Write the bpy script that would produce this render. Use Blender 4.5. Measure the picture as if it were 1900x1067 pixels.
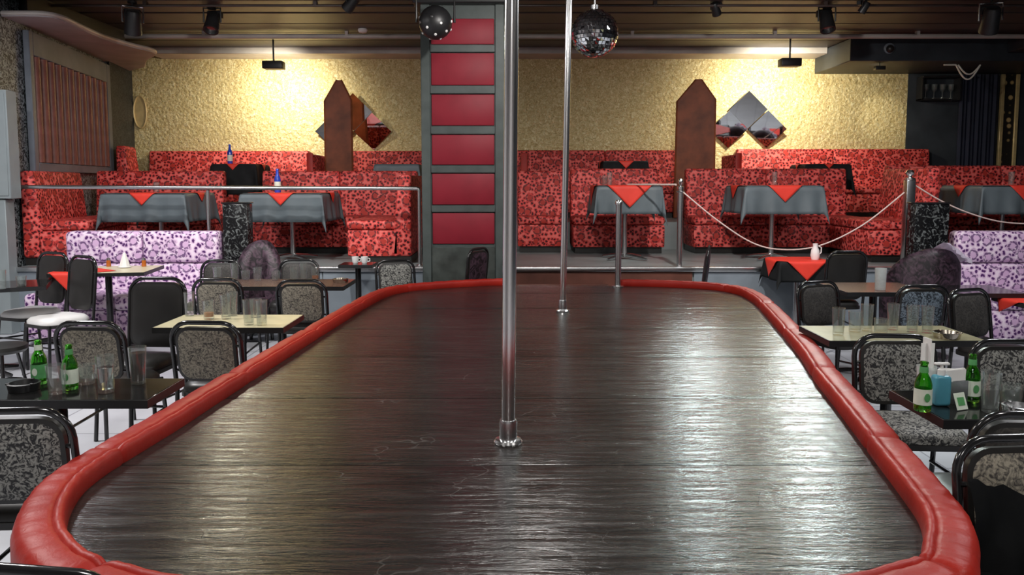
import bpy, bmesh, math, random
from mathutils import Vector, Matrix
random.seed(7)
PI = math.pi
for o in list(bpy.data.objects): bpy.data.objects.remove(o)
scene = bpy.context.scene
C = scene.collection

# ------------------------------------------------------------------ camera
FPX, HORIZON, CAM_H, PITCH = 1450.0, 340.0, 1.57, math.radians(5)
SHIFT = (533.5 - HORIZON) - FPX*math.tan(PITCH)
cd = bpy.data.cameras.new('camera'); cam = bpy.data.objects.new('camera', cd); C.objects.link(cam)
cam.location = (0, 0, CAM_H); cam.rotation_euler = (PI/2 - PITCH, 0, 0)
cd.sensor_fit = 'HORIZONTAL'; cd.sensor_width = 36; cd.lens = FPX/1900*36
cd.shift_y = -SHIFT/1900; cd.clip_start = 0.05; cd.clip_end = 100
scene.camera = cam
# ------------------------------------------------------------------ world, exposure
w = bpy.data.worlds.new('world'); scene.world = w; w.use_nodes = True
w.node_tree.nodes['Background'].inputs[0].default_value = (0.05, 0.055, 0.065, 1)
w.node_tree.nodes['Background'].inputs[1].default_value = 1.0
vs = scene.view_settings
vs.view_transform = 'Standard'; vs.look = 'None'; vs.gamma = 1.0; vs.exposure = 0.18; vs.use_curve_mapping = False
# ------------------------------------------------------------------ ceiling lamps added, unseen, to light hall and front faces (fixtures are built below)
CEIL = 3.62
ADDED_LAMPS = [  # x, y, watts, size, colour
    (-3.9, 4.6, 110, .4, (1, .97, .95)), (-4.4, 6.6, 30, .4, (.95, .95, 1)), (3.6, 4.4, 42, .4, (.97, .98, 1)),
    (4.6, 6.0, 26, .4, (.97, .97, 1)), (0.1, 4.7, 35, .5, (1, .96, .92)), (-1.7, 1.5, 36, .5, (1, .97, .94)),
    (2.2, 1.3, 34, .5, (1, .97, .94)), 
    (0.2, -1.6, 55, .6, (1, .97, .94)),  # front fill, added to brighten faces turned to the camera
]
for x, y, wt, sz, col in ADDED_LAMPS:
    l = bpy.data.lights.new('added_lamp_light', 'AREA'); l.shape = 'DISK'; l.size = sz; l.energy = wt; l.color = col
    o = bpy.data.objects.new('added_lamp_light', l); C.objects.link(o); o.location = (x, y, CEIL - .1)
SEAT_SPOTS = [((-1.9, 6.1, 3.36), (-3.0, 9.7, .9), 235), ((1.7, 6.1, 3.36), (3.2, 9.7, .9), 270), ((.25, 5.5, 3.30), (-.5, 7.9, 1.9), 110)]   # spotlights trained on the seating platform
for pos, tgt, wt in SEAT_SPOTS:
    l = bpy.data.lights.new('seat_spot_light', 'SPOT'); l.energy = wt; l.color = (1, .96, .92); l.spot_size = math.radians(96); l.spot_blend = .8; l.shadow_soft_size = .06
    o = bpy.data.objects.new('seat_spot_light', l); C.objects.link(o); dv = (Vector(tgt)-Vector(pos)).normalized(); o.location = Vector(pos)+dv*.15; o.rotation_euler = dv.to_track_quat('-Z', 'Y').to_euler()

# ------------------------------------------------------------------ helpers
_c, _s = math.cos(PITCH), math.sin(PITCH)
def ray(px, py):
    u = (px - 950)/FPX; v = -(py - (533.5 - SHIFT))/FPX
    return Vector((u, _c + v*_s, -_s + v*_c))
def on(px, py, z):                       # point of the plane at height z seen at a photo position
    d = ray(px, py); t = (z - CAM_H)/d.z
    return Vector((d.x*t, d.y*t, z))
def at(px, py, y):                       # point of the vertical plane at depth y
    d = ray(px, py); t = y/d.y
    return Vector((d.x*t, y, CAM_H + d.z*t))

def box(bm, x0, x1, y0, y1, z0, z1, r=0.0, seg=2, rot=None):
    m = Matrix.Translation(((x0+x1)/2, (y0+y1)/2, (z0+z1)/2))
    if rot is not None: m = m @ rot
    m = m @ Matrix.Diagonal((abs(x1-x0), abs(y1-y0), abs(z1-z0), 1))
    g = bmesh.ops.create_cube(bm, size=1.0, matrix=m)
    if r > 0:
        es = list({e for v in g['verts'] for e in v.link_edges})
        bmesh.ops.bevel(bm, geom=es, offset=r, segments=seg, affect='EDGES', profile=0.5)
    return bm
def tube(bm, pts, r, n=8, closed=False):
    pts = [Vector(p) for p in pts]; k = len(pts); rings = []
    up = None
    for i, p in enumerate(pts):
        if closed: t = pts[(i+1) % k] - pts[i-1]
        else: t = pts[min(i+1, k-1)] - pts[max(i-1, 0)]
        t.normalize()
        if up is None:
            up = Vector((0, 0, 1)) if abs(t.z) < .9 else Vector((1, 0, 0))
        a = t.cross(up).normalized(); up = a.cross(t).normalized()
        rr = r[i] if isinstance(r, (list, tuple)) else r
        rings.append([bm.verts.new(p + (a*math.cos(2*PI*j/n) + up*math.sin(2*PI*j/n))*rr) for j in range(n)])
    m = k if closed else k-1
    for i in range(m):
        A, B = rings[i], rings[(i+1) % k]
        for j in range(n): bm.faces.new((A[j], A[(j+1) % n], B[(j+1) % n], B[j]))
    if not closed:
        bm.faces.new(rings[0]); bm.faces.new(list(reversed(rings[-1])))
    return bm
def lathe(bm, prof, n=20, c=(0, 0, 0)):
    rings = []
    for r, z in prof:
        if r < 1e-5: rings.append([bm.verts.new((c[0], c[1], c[2]+z))])
        else: rings.append([bm.verts.new((c[0]+r*math.cos(2*PI*j/n), c[1]+r*math.sin(2*PI*j/n), c[2]+z)) for j in range(n)])
    for A, B in zip(rings, rings[1:]):
        for j in range(n):
            q = [A[j % len(A)], A[(j+1) % len(A)], B[(j+1) % len(B)], B[j % len(B)]]
            q2 = []
            for v in q:
                if v not in q2: q2.append(v)
            if len(q2) > 2: bm.faces.new(q2)
    return bm
def prism(bm, poly, lo, hi, M=None):     # polygon in xy, extruded along z
    a = [bm.verts.new((x, y, lo)) for x, y in poly]; b = [bm.verts.new((x, y, hi)) for x, y in poly]
    k = len(poly)
    bm.faces.new(list(reversed(a))); bm.faces.new(b)
    for i in range(k): bm.faces.new((a[i], a[(i+1) % k], b[(i+1) % k], b[i]))
    if M is not None: bmesh.ops.transform(bm, matrix=M, verts=a+b)
    return bm
def rrect(wd, ht, r, n=5):
    p = []
    for cx, cy, a0 in ((wd/2-r, ht/2-r, 0), (-wd/2+r, ht/2-r, PI/2), (-wd/2+r, -ht/2+r, PI), (wd/2-r, -ht/2+r, 1.5*PI)):
        for i in range(n+1):
            a = a0 + PI/2*i/n; p.append((cx+r*math.cos(a), cy+r*math.sin(a)))
    return p
def smoothpath(pts, k=6, closed=False):  # catmull-rom
    P = [Vector(p) for p in pts]; n = len(P); out = []
    for i in range(n if closed else n-1):
        if closed: p0, p1, p2, p3 = P[i-1], P[i], P[(i+1) % n], P[(i+2) % n]
        else: p0, p1, p2, p3 = P[max(i-1, 0)], P[i], P[i+1], P[min(i+2, n-1)]
        for j in range(k):
            t = j/k
            out.append(.5*((2*p1) + (p2-p0)*t + (2*p0-5*p1+4*p2-p3)*t*t + (3*p1-p0-3*p2+p3)*t**3))
    if not closed: out.append(P[-1])
    return out
def B(): return bmesh.new()
def obj(name, bm, m, parent=None, smooth=True, ang=40, loc=None):
    me = bpy.data.meshes.new(name)
    bmesh.ops.recalc_face_normals(bm, faces=bm.faces)
    bm.to_mesh(me); bm.free()
    me.materials.append(m)
    if m.name.startswith('leopard'):
        uv = me.uv_layers.new(name='metres').data; ou, ov = random.uniform(0, 50), random.uniform(0, 50)
        for p in me.polygons:
            n = p.normal; ax = max(range(3), key=lambda k: abs(n[k]))
            for li in p.loop_indices:
                c = me.vertices[me.loops[li].vertex_index].co
                a, b = ((c.y, c.z), (c.x, c.z), (c.x, c.y))[ax]; uv[li].uv = (a+ou+ax*3.3, b+ov)
    if smooth:
        for p in me.polygons: p.use_smooth = True
        me.set_sharp_from_angle(angle=math.radians(ang))
    o = bpy.data.objects.new(name, me); C.objects.link(o)
    if parent: o.parent = parent
    if loc is not None: o.location = loc
    return o
def tag(o, label, cat, group=None):
    o['label'] = label; o['category'] = cat
    if group: o['group'] = group
    return o
def struct(o, label=None):
    o['kind'] = 'structure'
    if label: o['label'] = label
    return o
def thing(name, label, cat, loc=(0, 0, 0), rz=0, group=None):
    o = bpy.data.objects.new(name, None); C.objects.link(o); o.empty_display_size = .1
    o.location = loc; o.rotation_euler = (0, 0, rz)
    return tag(o, label, cat, group)
def copy_tree(o, parent=None):
    c = o.copy(); C.objects.link(c); c.parent = parent
    for ch in list(o.children): copy_tree(ch, c)
    return c
class Proto:                              # the first use takes the prototype itself, later ones copy it
    def __init__(self, root): self.root = root; self.used = False
    def place(self, loc, rz, label, group=None, scale=None):
        o = copy_tree(self.root) if self.used else self.root
        self.used = True
        o.location = loc; o.rotation_euler = (0, 0, rz); o['label'] = label
        if scale: o.scale = scale
        if group: o['group'] = group
        return o

# ------------------------------------------------------------------ materials
class NT:
    def __init__(self, name):
        self.m = bpy.data.materials.new(name); self.m.use_nodes = True
        self.t = self.m.node_tree; self.b = self.t.nodes['Principled BSDF']
    def n(self, typ, **kw):
        nd = self.t.nodes.new(typ)
        for k, v in kw.items():
            if k.startswith('i_'):
                key = k[2:]; key = int(key) if key.isdigit() else key.replace('_', ' ')
                nd.inputs[key].default_value = v
            else: setattr(nd, k, v)
        return nd
    def l(self, a, b): self.t.links.new(a, b)
    def coords(self, scale=(1, 1, 1), kind='Object', rot=(0, 0, 0)):
        tc = self.n('ShaderNodeTexCoord'); mp = self.n('ShaderNodeMapping')
        mp.inputs['Scale'].default_value = scale; mp.inputs['Rotation'].default_value = rot
        self.l(tc.outputs[kind], mp.inputs[0]); return mp.outputs[0]
    def ramp(self, src, stops, interp='LINEAR'):
        r = self.n('ShaderNodeValToRGB'); r.color_ramp.interpolation = interp
        e = r.color_ramp.elements
        while len(e) < len(stops): e.new(.5)
        for i, (p, c) in enumerate(stops):
            e[i].position = p; e[i].color = (c, c, c, 1) if isinstance(c, (int, float)) else (*c, 1)
        self.l(src, r.inputs[0]); return r.outputs[0]
    def noise(self, co, scale, detail=3, rough=.55, dist=0):
        n = self.n('ShaderNodeTexNoise'); n.inputs['Scale'].default_value = scale; n.inputs['Detail'].default_value = detail
        n.inputs['Roughness'].default_value = rough; n.inputs['Distortion'].default_value = dist
        self.l(co, n.inputs['Vector']); return n
    def bump(self, h, strength, dist=.01):
        b = self.n('ShaderNodeBump'); b.inputs['Strength'].default_value = strength; b.inputs['Distance'].default_value = dist
        self.l(h, b.inputs['Height']); self.l(b.outputs[0], self.b.inputs['Normal'])
    def mix(self, f, a, b):
        x = self.n('ShaderNodeMix', data_type='RGBA')
        if isinstance(f, (int, float)): x.inputs[0].default_value = f
        else: self.l(f, x.inputs[0])
        for v, i in ((a, 6), (b, 7)):
            if isinstance(v, tuple): x.inputs[i].default_value = (*v, 1)
            else: self.l(v, x.inputs[i])
        return x.outputs[2]
    def math(self, op, a, b=None):
        x = self.n('ShaderNodeMath', operation=op)
        for v, i in ((a, 0), (b, 1)):
            if v is None: continue
            if isinstance(v, (int, float)): x.inputs[i].default_value = v
            else: self.l(v, x.inputs[i])
        return x.outputs[0]
    def base(self, src): self.l(src, self.b.inputs['Base Color'])
def setp(t, rough=.5, metal=0, spec=.5, **kw):
    t.b.inputs['Roughness'].default_value = rough; t.b.inputs['Metallic'].default_value = metal
    t.b.inputs['Specular IOR Level'].default_value = spec
    for k, v in kw.items(): t.b.inputs[k.replace('_', ' ')].default_value = v
def simple(name, col, rough=.5, metal=0, spec=.5, var=.12, scale=9, bump=0, **kw):
    t = NT(name); setp(t, rough, metal, spec, **kw)
    co = t.coords(); n = t.noise(co, scale, 3)
    lo = tuple(c*(1-var) for c in col); hi = tuple(min(1, c*(1+var)) for c in col)
    t.base(t.ramp(n.outputs[0], [(.3, lo), (.7, hi)]))
    if bump: t.bump(t.noise(co, scale*6, 3).outputs[0], bump, .003)
    return t.m
def leopard(name, base, spot, mid, light):
    t = NT(name); setp(t, .62, 0, .35)
    tc = t.n('ShaderNodeTexCoord'); co = tc.outputs['UV']        # UVs are metres on each face of the upholstery
    nz = t.noise(co, 22, 2)
    mx = t.n('ShaderNodeMix', data_type='RGBA', blend_type='LINEAR_LIGHT'); mx.inputs[0].default_value = .018
    t.l(co, mx.inputs[6]); t.l(nz.outputs['Color'], mx.inputs[7])
    def vor(scale, rnd):
        v = t.n('ShaderNodeTexVoronoi', voronoi_dimensions='2D'); v.inputs['Scale'].default_value = scale; v.inputs['Randomness'].default_value = rnd
        t.l(mx.outputs[2], v.inputs['Vector']); return v
    va = vor(6.2, .8); vb = vor(21, .85)
    ring = t.ramp(va.outputs['Distance'], [(.17, 0), (.21, 1), (.31, 1), (.36, 0)])
    brk = t.ramp(t.noise(co, 30, 1).outputs[0], [(.40, 0.0), (.48, 1)])
    ring = t.math('MULTIPLY', ring, brk)
    dots = t.math('MULTIPLY', t.ramp(vb.outputs['Distance'], [(.24, 1), (.32, 0)]), t.ramp(va.outputs['Distance'], [(.37, 0), (.42, 1)]))
    halo = t.ramp(vb.outputs['Distance'], [(.38, 0), (.62, 1)])
    cen = t.ramp(va.outputs['Distance'], [(.17, 1), (.24, 0)])
    ground = t.mix(halo, base, light)
    c = t.mix(cen, ground, mid); c = t.mix(t.math('MULTIPLY', ring, .85), c, spot); c = t.mix(dots, c, spot)
    t.base(c); t.bump(t.noise(co, 260, 2).outputs[0], .25, .002)
    return t.m
M = {}
M['leo_red'] = leopard('leopard_red_velour', (.62, .050, .044), (.055, .004, .006), (.44, .034, .024), (.78, .15, .13))
M['leo_lilac'] = leopard('leopard_lilac_velour', (.66, .46, .66), (.085, .02, .13), (.66, .44, .66), (.86, .72, .84))
def gold():
    t = NT('gold_crinkle_wallpaper'); setp(t, .42, .12, .5)
    co = t.coords()
    a = t.noise(co, 26, 3, .6, 1.4); b = t.noise(co, 7, 2)
    v = t.n('ShaderNodeTexVoronoi', feature='SMOOTH_F1'); v.inputs['Scale'].default_value = 22; t.l(co, v.inputs['Vector'])
    c = t.ramp(a.outputs[0], [(.30, (.40, .28, .10)), (.5, (.66, .53, .25)), (.68, (.88, .80, .50))])
    t.base(t.mix(t.ramp(b.outputs[0], [(.3, 0.0), (.7, .35)]), c, (.58, .45, .20)))
    t.bump(t.math('ADD', a.outputs[0], v.outputs['Distance']), .75, .02)
    return t.m
M['gold'] = gold()
def stagevinyl():
    t = NT('black_stage_vinyl'); setp(t, .26, 0, .5)
    co = t.coords((1, 1, 1)); cw = t.coords((1.5, 13, 4))
    wr = t.noise(cw, 2.6, 5, .62, .6); fine = t.noise(t.coords((6, 22, 6)), 4, 3)
    big = t.noise(co, 1.3, 3)
    sc = t.n('ShaderNodeTexVoronoi', feature='DISTANCE_TO_EDGE'); sc.inputs['Scale'].default_value = 3.2
    wx = t.n('ShaderNodeMix', data_type='RGBA', blend_type='LINEAR_LIGHT'); wx.inputs[0].default_value = .25
    t.l(t.coords((1.6, 3.4, 1)), wx.inputs[6]); t.l(t.noise(co, 5, 2).outputs['Color'], wx.inputs[7]); t.l(wx.outputs[2], sc.inputs['Vector'])
    scuff = t.math('MULTIPLY', t.ramp(sc.outputs['Distance'], [(.0, 1), (.018, 0)]), t.ramp(t.noise(co, 3.1, 2).outputs[0], [(.52, 0), (.66, 1)]))
    c = t.ramp(big.outputs[0], [(.3, (.012, .0105, .010)), (.7, (.026, .0235, .0215))])
    c = t.mix(t.ramp(wr.outputs[0], [(.45, 0.0), (.75, .5)]), c, (.050, .046, .041))
    c = t.mix(t.math('MULTIPLY', scuff, .28), c, (.25, .24, .225))
    t.base(c)
    t.l(t.ramp(wr.outputs[0], [(.3, .16), (.7, .27)]), t.b.inputs['Roughness'])
    t.bump(t.math('ADD', wr.outputs[0], t.math('MULTIPLY', fine.outputs[0], .3)), .27, .02)
    return t.m
M['stage'] = stagevinyl()
def redvinyl():
    t = NT('red_padded_vinyl'); setp(t, .45, 0, .22)
    co = t.coords(); n = t.noise(co, 3, 3)
    c = t.ramp(n.outputs[0], [(.3, (.29, .014, .009)), (.7, (.39, .021, .012))])
    wearm = t.ramp(t.noise(co, 2.2, 4, .65).outputs[0], [(.60, 0), (.72, .5)])
    t.base(t.mix(wearm, c, (.20, .012, .012)))
    t.bump(t.noise(t.coords((7, 7, 3)), 5, 4, .6, .5).outputs[0], .16, .012)
    return t.m
M['rim'] = redvinyl()
def damask(name, a, b, scale, lo=.44, hi=.56, rough=.6, metal=0.0, aniso=(1, 1, 1)):
    t = NT(name); setp(t, rough, metal, .4)
    co = t.coords(aniso); n = t.noise(co, scale, 2.5, .55, 2.2)
    t.base(t.ramp(n.outputs[0], [(lo, a), (hi, b)])); t.bump(n.outputs[0], .2, .004)
    return t.m
M['pad_silver'] = damask('silver_black_damask', (.018, .018, .02), (.30, .30, .275), 42, .43, .57)
M['pad_beige'] = damask('beige_black_damask', (.045, .04, .036), (.30, .27, .21), 42, .36, .60)
M['pad_dark'] = damask('charcoal_weave', (.020, .019, .018), (.060, .055, .05), 36, .35, .65)
M['pad_blue'] = damask('steel_blue_damask', (.015, .02, .028), (.20, .25, .30), 34, .42, .6)
M['plum'] = damask('plum_swirl_velvet', (.012, .008, .011), (.075, .042, .062), 13, .40, .62, .5)
M['wall_damask'] = damask('silver_leaf_wallpaper', (.012, .014, .016), (.30, .34, .36), 20, .46, .56, .45)
M['wall_damask_dark'] = damask('dark_leaf_wallpaper', (.008, .009, .011), (.05, .055, .06), 20, .46, .58, .5)
M['glossy_damask'] = damask('glossy_black_damask', (.006, .006, .007), (.13, .14, .14), 15, .52, .64, .25)
M['black_tube'] = simple('black_gloss_tube', (.012, .012, .013), .16, 0, .7, .1)
M['black_vinyl'] = simple('black_vinyl', (.016, .015, .014), .38, 0, .5, .2)
M['black_cloth'] = simple('black_cloth', (.012, .013, .014), .8, 0, .2, .2)
M['black_plastic'] = simple('black_plastic', (.012, .012, .013), .42, 0, .5, .2)
M['white_vinyl'] = simple('white_vinyl', (.78, .77, .76), .45, 0, .5, .05)
M['chrome'] = simple('chrome', (.93, .93, .93), .20, 1, .5, .02)
M['steel'] = simple('brushed_steel', (.62, .63, .64), .27, 1, .5, .06)
M['table_black'] = simple('black_laminate', (.012, .012, .012), .10, 0, .6, .1)
M['table_cream'] = simple('cream_laminate', (.62, .56, .36), .30, 0, .5, .08)
M['table_olive'] = simple('olive_laminate', (.30, .28, .17), .25, 0, .5, .1)
M['table_brown'] = simple('brown_laminate', (.16, .085, .06), .25, 0, .5, .15)
M['grey_cloth'] = simple('slate_satin_cloth', (.105, .130, .145), .5, 0, .4, .12, 4)
M['red_cloth'] = simple('scarlet_cloth', (.74, .048, .030), .55, 0, .3, .1, 5)
M['white_napkin'] = simple('white_paper', (.82, .81, .79), .8, 0, .2, .03)
M['lilac_cloth'] = simple('pale_lilac_fleece', (.80, .72, .83), .9, 0, .2, .15, 20, .4)
M['frame_green'] = simple('grey_green_paint', (.070, .086, .083), .5, 0, .4, .18, 6)
M['panel_red'] = simple('crimson_panel_paint', (.25, .012, .026), .55, 0, .35, .10, 5)
M['smoke_panel'] = simple('mottled_grey_panel', (.055, .065, .06), .3, 0, .5, .5, 5)
M['ceiling'] = simple('dark_brown_ceiling', (.050, .034, .030), .42, 0, .5, .3, 3, .2)
M['ceil_board'] = simple('stained_ceiling_board', (.055, .043, .040), .45, 0, .5, .35, 2.2, .15)
M['soffit'] = simple('grey_soffit_paint', (.34, .31, .32), .5, 0, .4, .15, 3)
M['cornice'] = simple('grey_cornice_paint', (.46, .42, .39), .45, 0, .4, .15, 3)
M['dark_wall'] = simple('blue_black_wall', (.032, .038, .046), .5, 0, .4, .25, 3)
M['navy'] = simple('navy_curtain', (.012, .015, .032), .6, 0, .3, .25, 3)
M['hall_wall'] = simple('dim_hall_wall', (.50, .48, .48), .6, 0, .3, .25, 2)
M['frame_grey'] = simple('blue_grey_frame_paint', (.15, .17, .20), .45, 0, .4, .15, 4)
M['slat'] = simple('russet_slat_wood', (.20, .075, .058), .42, 0, .4, .35, 5)
M['board_wood'] = simple('varnished_brown_board', (.22, .058, .022), .5, 0, .25, .35, 5)
M['fascia'] = simple('blue_grey_fascia', (.21, .245, .28), .5, 0, .4, .12, 3)
M['step_wood'] = simple('red_brown_step', (.12, .045, .032), .45, 0, .4, .3, 4)
M['platform'] = simple('grey_platform_vinyl', (.25, .28, .28), .4, 0, .5, .12, 3)
M['cabinet'] = simple('pale_grey_cabinet', (.27, .31, .32), .4, 0, .4, .08, 3)
M['mirror'] = simple('mirror_glass', (.86, .88, .90), .025, 1, .5, .01)
M['mirror_edge'] = simple('dark_mirror_edge', (.03, .03, .035), .3, .5, .5, .1)
M['rope'] = simple('pale_rope', (.72, .56, .52), .7, 0, .3, .1, 40)
M['cable'] = simple('white_cable', (.75, .73, .66), .5, 0, .4, .05)
M['ash'] = simple('satin_metal', (.45, .40, .33), .25, 1, .5, .1)
M['label_white'] = simple('pale_green_label', (.70, .78, .66), .5, 0, .4, .06, 30)
M['label_green'] = simple('green_label', (.10, .34, .12), .45, 0, .4, .2, 30)
M['blue_box'] = simple('turquoise_plastic', (.08, .30, .40), .3, 0, .5, .12)
def tilefloor():
    t = NT('pale_hall_floor'); setp(t, .32, 0, .5)
    co = t.coords()
    br = t.n('ShaderNodeTexBrick'); br.offset = 0; br.inputs['Scale'].default_value = 1
    br.inputs['Brick Width'].default_value = .6; br.inputs['Row Height'].default_value = .6; br.inputs['Mortar Size'].default_value = .006
    br.inputs['Color1'].default_value = (.58, .60, .66, 1); br.inputs['Color2'].default_value = (.66, .68, .72, 1); br.inputs['Mortar'].default_value = (.30, .31, .35, 1)
    t.l(co, br.inputs['Vector'])
    t.base(t.mix(t.ramp(t.noise(co, 2, 4).outputs[0], [(.4, 0), (.8, .5)]), br.outputs[0], (.40, .41, .45)))
    return t.m
M['floor'] = tilefloor()
def glass(name, col, rough=.02):
    t = NT(name); setp(t, rough, 0, .5, IOR=1.45, Transmission_Weight=1.0)
    co = t.coords(); n = t.noise(co, 30, 2)
    t.base(t.ramp(n.outputs[0], [(.2, tuple(c*.96 for c in col)), (.8, col)]))
    return t.m
def thinglass(name, col, milky):
    t = NT(name); setp(t, .12, 0, .5)
    n = t.noise(t.coords(), 60, 2); t.base(t.ramp(n.outputs[0], [(.3, tuple(c*.9 for c in col)), (.7, col)]))
    tr = t.n('ShaderNodeBsdfTransparent'); tr.inputs[0].default_value = (.93, .95, .94, 1)
    gl = t.n('ShaderNodeBsdfGlossy'); gl.inputs['Roughness'].default_value = .06
    lw = t.n('ShaderNodeLayerWeight'); lw.inputs['Blend'].default_value = .35
    m1 = t.n('ShaderNodeMixShader'); t.l(t.ramp(lw.outputs['Facing'], [(.0, .05), (.5, .22), (.8, .8), (1.0, .97)]), m1.inputs[0]); t.l(tr.outputs[0], m1.inputs[1]); t.l(gl.outputs[0], m1.inputs[2])
    m2 = t.n('ShaderNodeMixShader'); m2.inputs[0].default_value = milky; t.l(m1.outputs[0], m2.inputs[1]); t.l(t.b.outputs[0], m2.inputs[2])
    t.l(m2.outputs[0], t.t.nodes['Material Output'].inputs[0]); return t.m
M['glass'] = thinglass('clear_glass', (.85, .89, .87), .04)
M['glass_green'] = glass('green_bottle_glass', (.26, .78, .14))
M['glass_blue'] = simple('cobalt_bottle_glass', (.03, .07, .50), .08, 0, .7, .2)
M['frost'] = thinglass('frosted_glass', (.80, .84, .83), .55)
M['cola'] = simple('dark_cola', (.035, .012, .006), .1, 0, .5, .2)
M['water'] = glass('water', (.96, .98, 1.0))
M['amber'] = simple('amber_drink', (.45, .12, .02), .15, 0, .5, .2)
def emit(name, col, st):
    t = NT(name); setp(t, .5); t.b.inputs['Base Color'].default_value = (*col, 1)
    n = t.noise(t.coords(), 5, 1); t.base(t.ramp(n.outputs[0], [(.3, tuple(c*.95 for c in col)), (.7, col)]))
    t.b.inputs['Emission Color'].default_value = (*col, 1); t.b.inputs['Emission Strength'].default_value = st
    return t.m
M['diffuser'] = emit('lamp_diffuser', (1, .97, .93), 3.0)
M['lens'] = emit('spot_lens', (1, .93, .78), 14.0)
def chainmat():
    t = NT('gold_chain_relief'); setp(t, .35, .2, .5)
    co = t.coords((1, 1, 1)); v = t.n('ShaderNodeTexVoronoi'); v.inputs['Scale'].default_value = 9; v.inputs['Randomness'].default_value = .25; t.l(co, v.inputs['Vector'])
    t.base(t.ramp(v.outputs['Distance'], [(.18, (.02, .016, .012)), (.28, (.62, .44, .20)), (.40, (.55, .38, .16)), (.48, (.02, .016, .012))]))
    t.bump(v.outputs['Distance'], .4, .01); return t.m
M['chain'] = chainmat()
M['gold_trim'] = simple('gold_trim', (.62, .47, .22), .35, .25, .5, .15)

# ------------------------------------------------------------------ the setting
XL, XR, YF, YB = -7.2, 8.4, -4.0, 12.4
bm = B(); box(bm, XL, XR, YF, YB+.2, -.12, 0); struct(obj('floor', bm, M['floor'], smooth=False), 'pale bluish tiled hall floor')
bm = B(); box(bm, XL, XR, YF, YB+.2, CEIL+.03, CEIL+.15); ceil = struct(obj('ceiling', bm, M['ceiling'], smooth=False), 'dark brown boarded ceiling')
yb = 1.2
me_board = None
while yb < 12.3:                          # boards of the ceiling, each its own piece
    bm = B(); box(bm, XL+.02, XR-.02, -.29, .29, -.03, .025, .008, 1)
    if me_board is None:
        o = obj('ceiling_board', bm, M['ceil_board'], ceil); me_board = o.data
    else:
        bm.free(); o = bpy.data.objects.new('ceiling_board', me_board); C.objects.link(o); o.parent = ceil
    o.location = (0, yb, CEIL + random.uniform(-.006, .006)); yb += .615
for i, (yy, zz, rr) in enumerate(((8.95, CEIL-.07, .016), (10.62, CEIL-.10, .032), (7.4, CEIL-.07, .02))):
    bm = B(); tube(bm, [(XL+.1, yy, zz), (XR-.2, yy, zz)], rr, 10)
    for k in range(8):
        x = -6 + k*1.9; box(bm, x-.02, x+.02, yy-.03, yy+.03, zz, CEIL-.028)
    tag(obj('ceiling_pipe', bm, M['ceiling' if i != 1 else 'cornice']), ('thin dark pipe clipped under the ceiling boards, middle of three', 'thick grey pipe running below the ceiling before the gold wall', 'thin dark pipe under the ceiling nearest the stage')[i], 'pipe')
bm = B(); box(bm, -6.3, 6.19, YB, YB+.2, 0, CEIL+.03); struct(obj('wall_back', bm, M['gold'], smooth=False), 'crinkled gold papered back wall')
bm = B(); box(bm, 6.19, XR, YB, YB+.2, 0, CEIL+.03); struct(obj('wall_back_dark', bm, M['dark_wall'], smooth=False), 'dark wall right of the gold paper')
bm = B(); box(bm, XR, XR+.15, YF, YB+.2, 0, CEIL+.03); struct(obj('wall_right', bm, M['dark_wall'], smooth=False))
bm = B(); box(bm, XL-.15, XL, YF, 8.3, 0, CEIL+.03); struct(obj('wall_left_hall', bm, M['hall_wall'], smooth=False))
bm = B(); box(bm, XL-.15, XR+.15, YF-.15, YF, 0, CEIL+.03); struct(obj('wall_front', bm, M['hall_wall'], smooth=False))
bm = B(); prism(bm, [(-7.2, 8.2), (-5.30, 8.2), (-5.36, 8.7), (-5.80, 11.3), (-6.0, 12.4), (-7.2, 12.4)], 0, CEIL+.03)
struct(obj('wall_left', bm, M['wall_damask'], smooth=False), 'silver and black leaf papered side wall')
bm = B(); prism(bm, [(-5.745, 11.32), (-5.735, 11.32), (-5.93, 12.39), (-6.01, 12.39)], .7, CEIL)
struct(obj('trim_1', bm, M['wall_damask_dark'], smooth=False), 'dark leaf papered strip beside the gold wall')
# raised seating tiers
bm = B(); box(bm, -5.28, XR-.01, 8.2, 10.52, .01, .68, .012, 1); pl = struct(obj('platform', bm, M['platform'], ), 'grey raised seating platform')
def fascia(x0, x1, m):
    bm = B(); box(bm, x0, x1, 8.175, 8.199, .01, .64, .004, 1); obj('fascia_panel', bm, M[m], pl)
for k in range(4): fascia(-5.26+k*1.09, -5.26+k*1.09+1.08, 'fascia')
fascia(-.05, 1.9, 'step_wood')
for k in range(5): fascia(1.92+k*1.29, 1.92+k*1.29+1.28, 'fascia')
bm = B(); box(bm, -5.28, XR-.01, 8.15, 8.2, .641, .695, .012, 2); obj('nosing', bm, M['steel'], pl)
bm = B(); box(bm, -5.9, XR-.01, 10.53, YB-.005, .01, 1.05, .01, 1); struct(obj('platform_upper', bm, M['platform']), 'upper seating tier below the gold wall')
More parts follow.
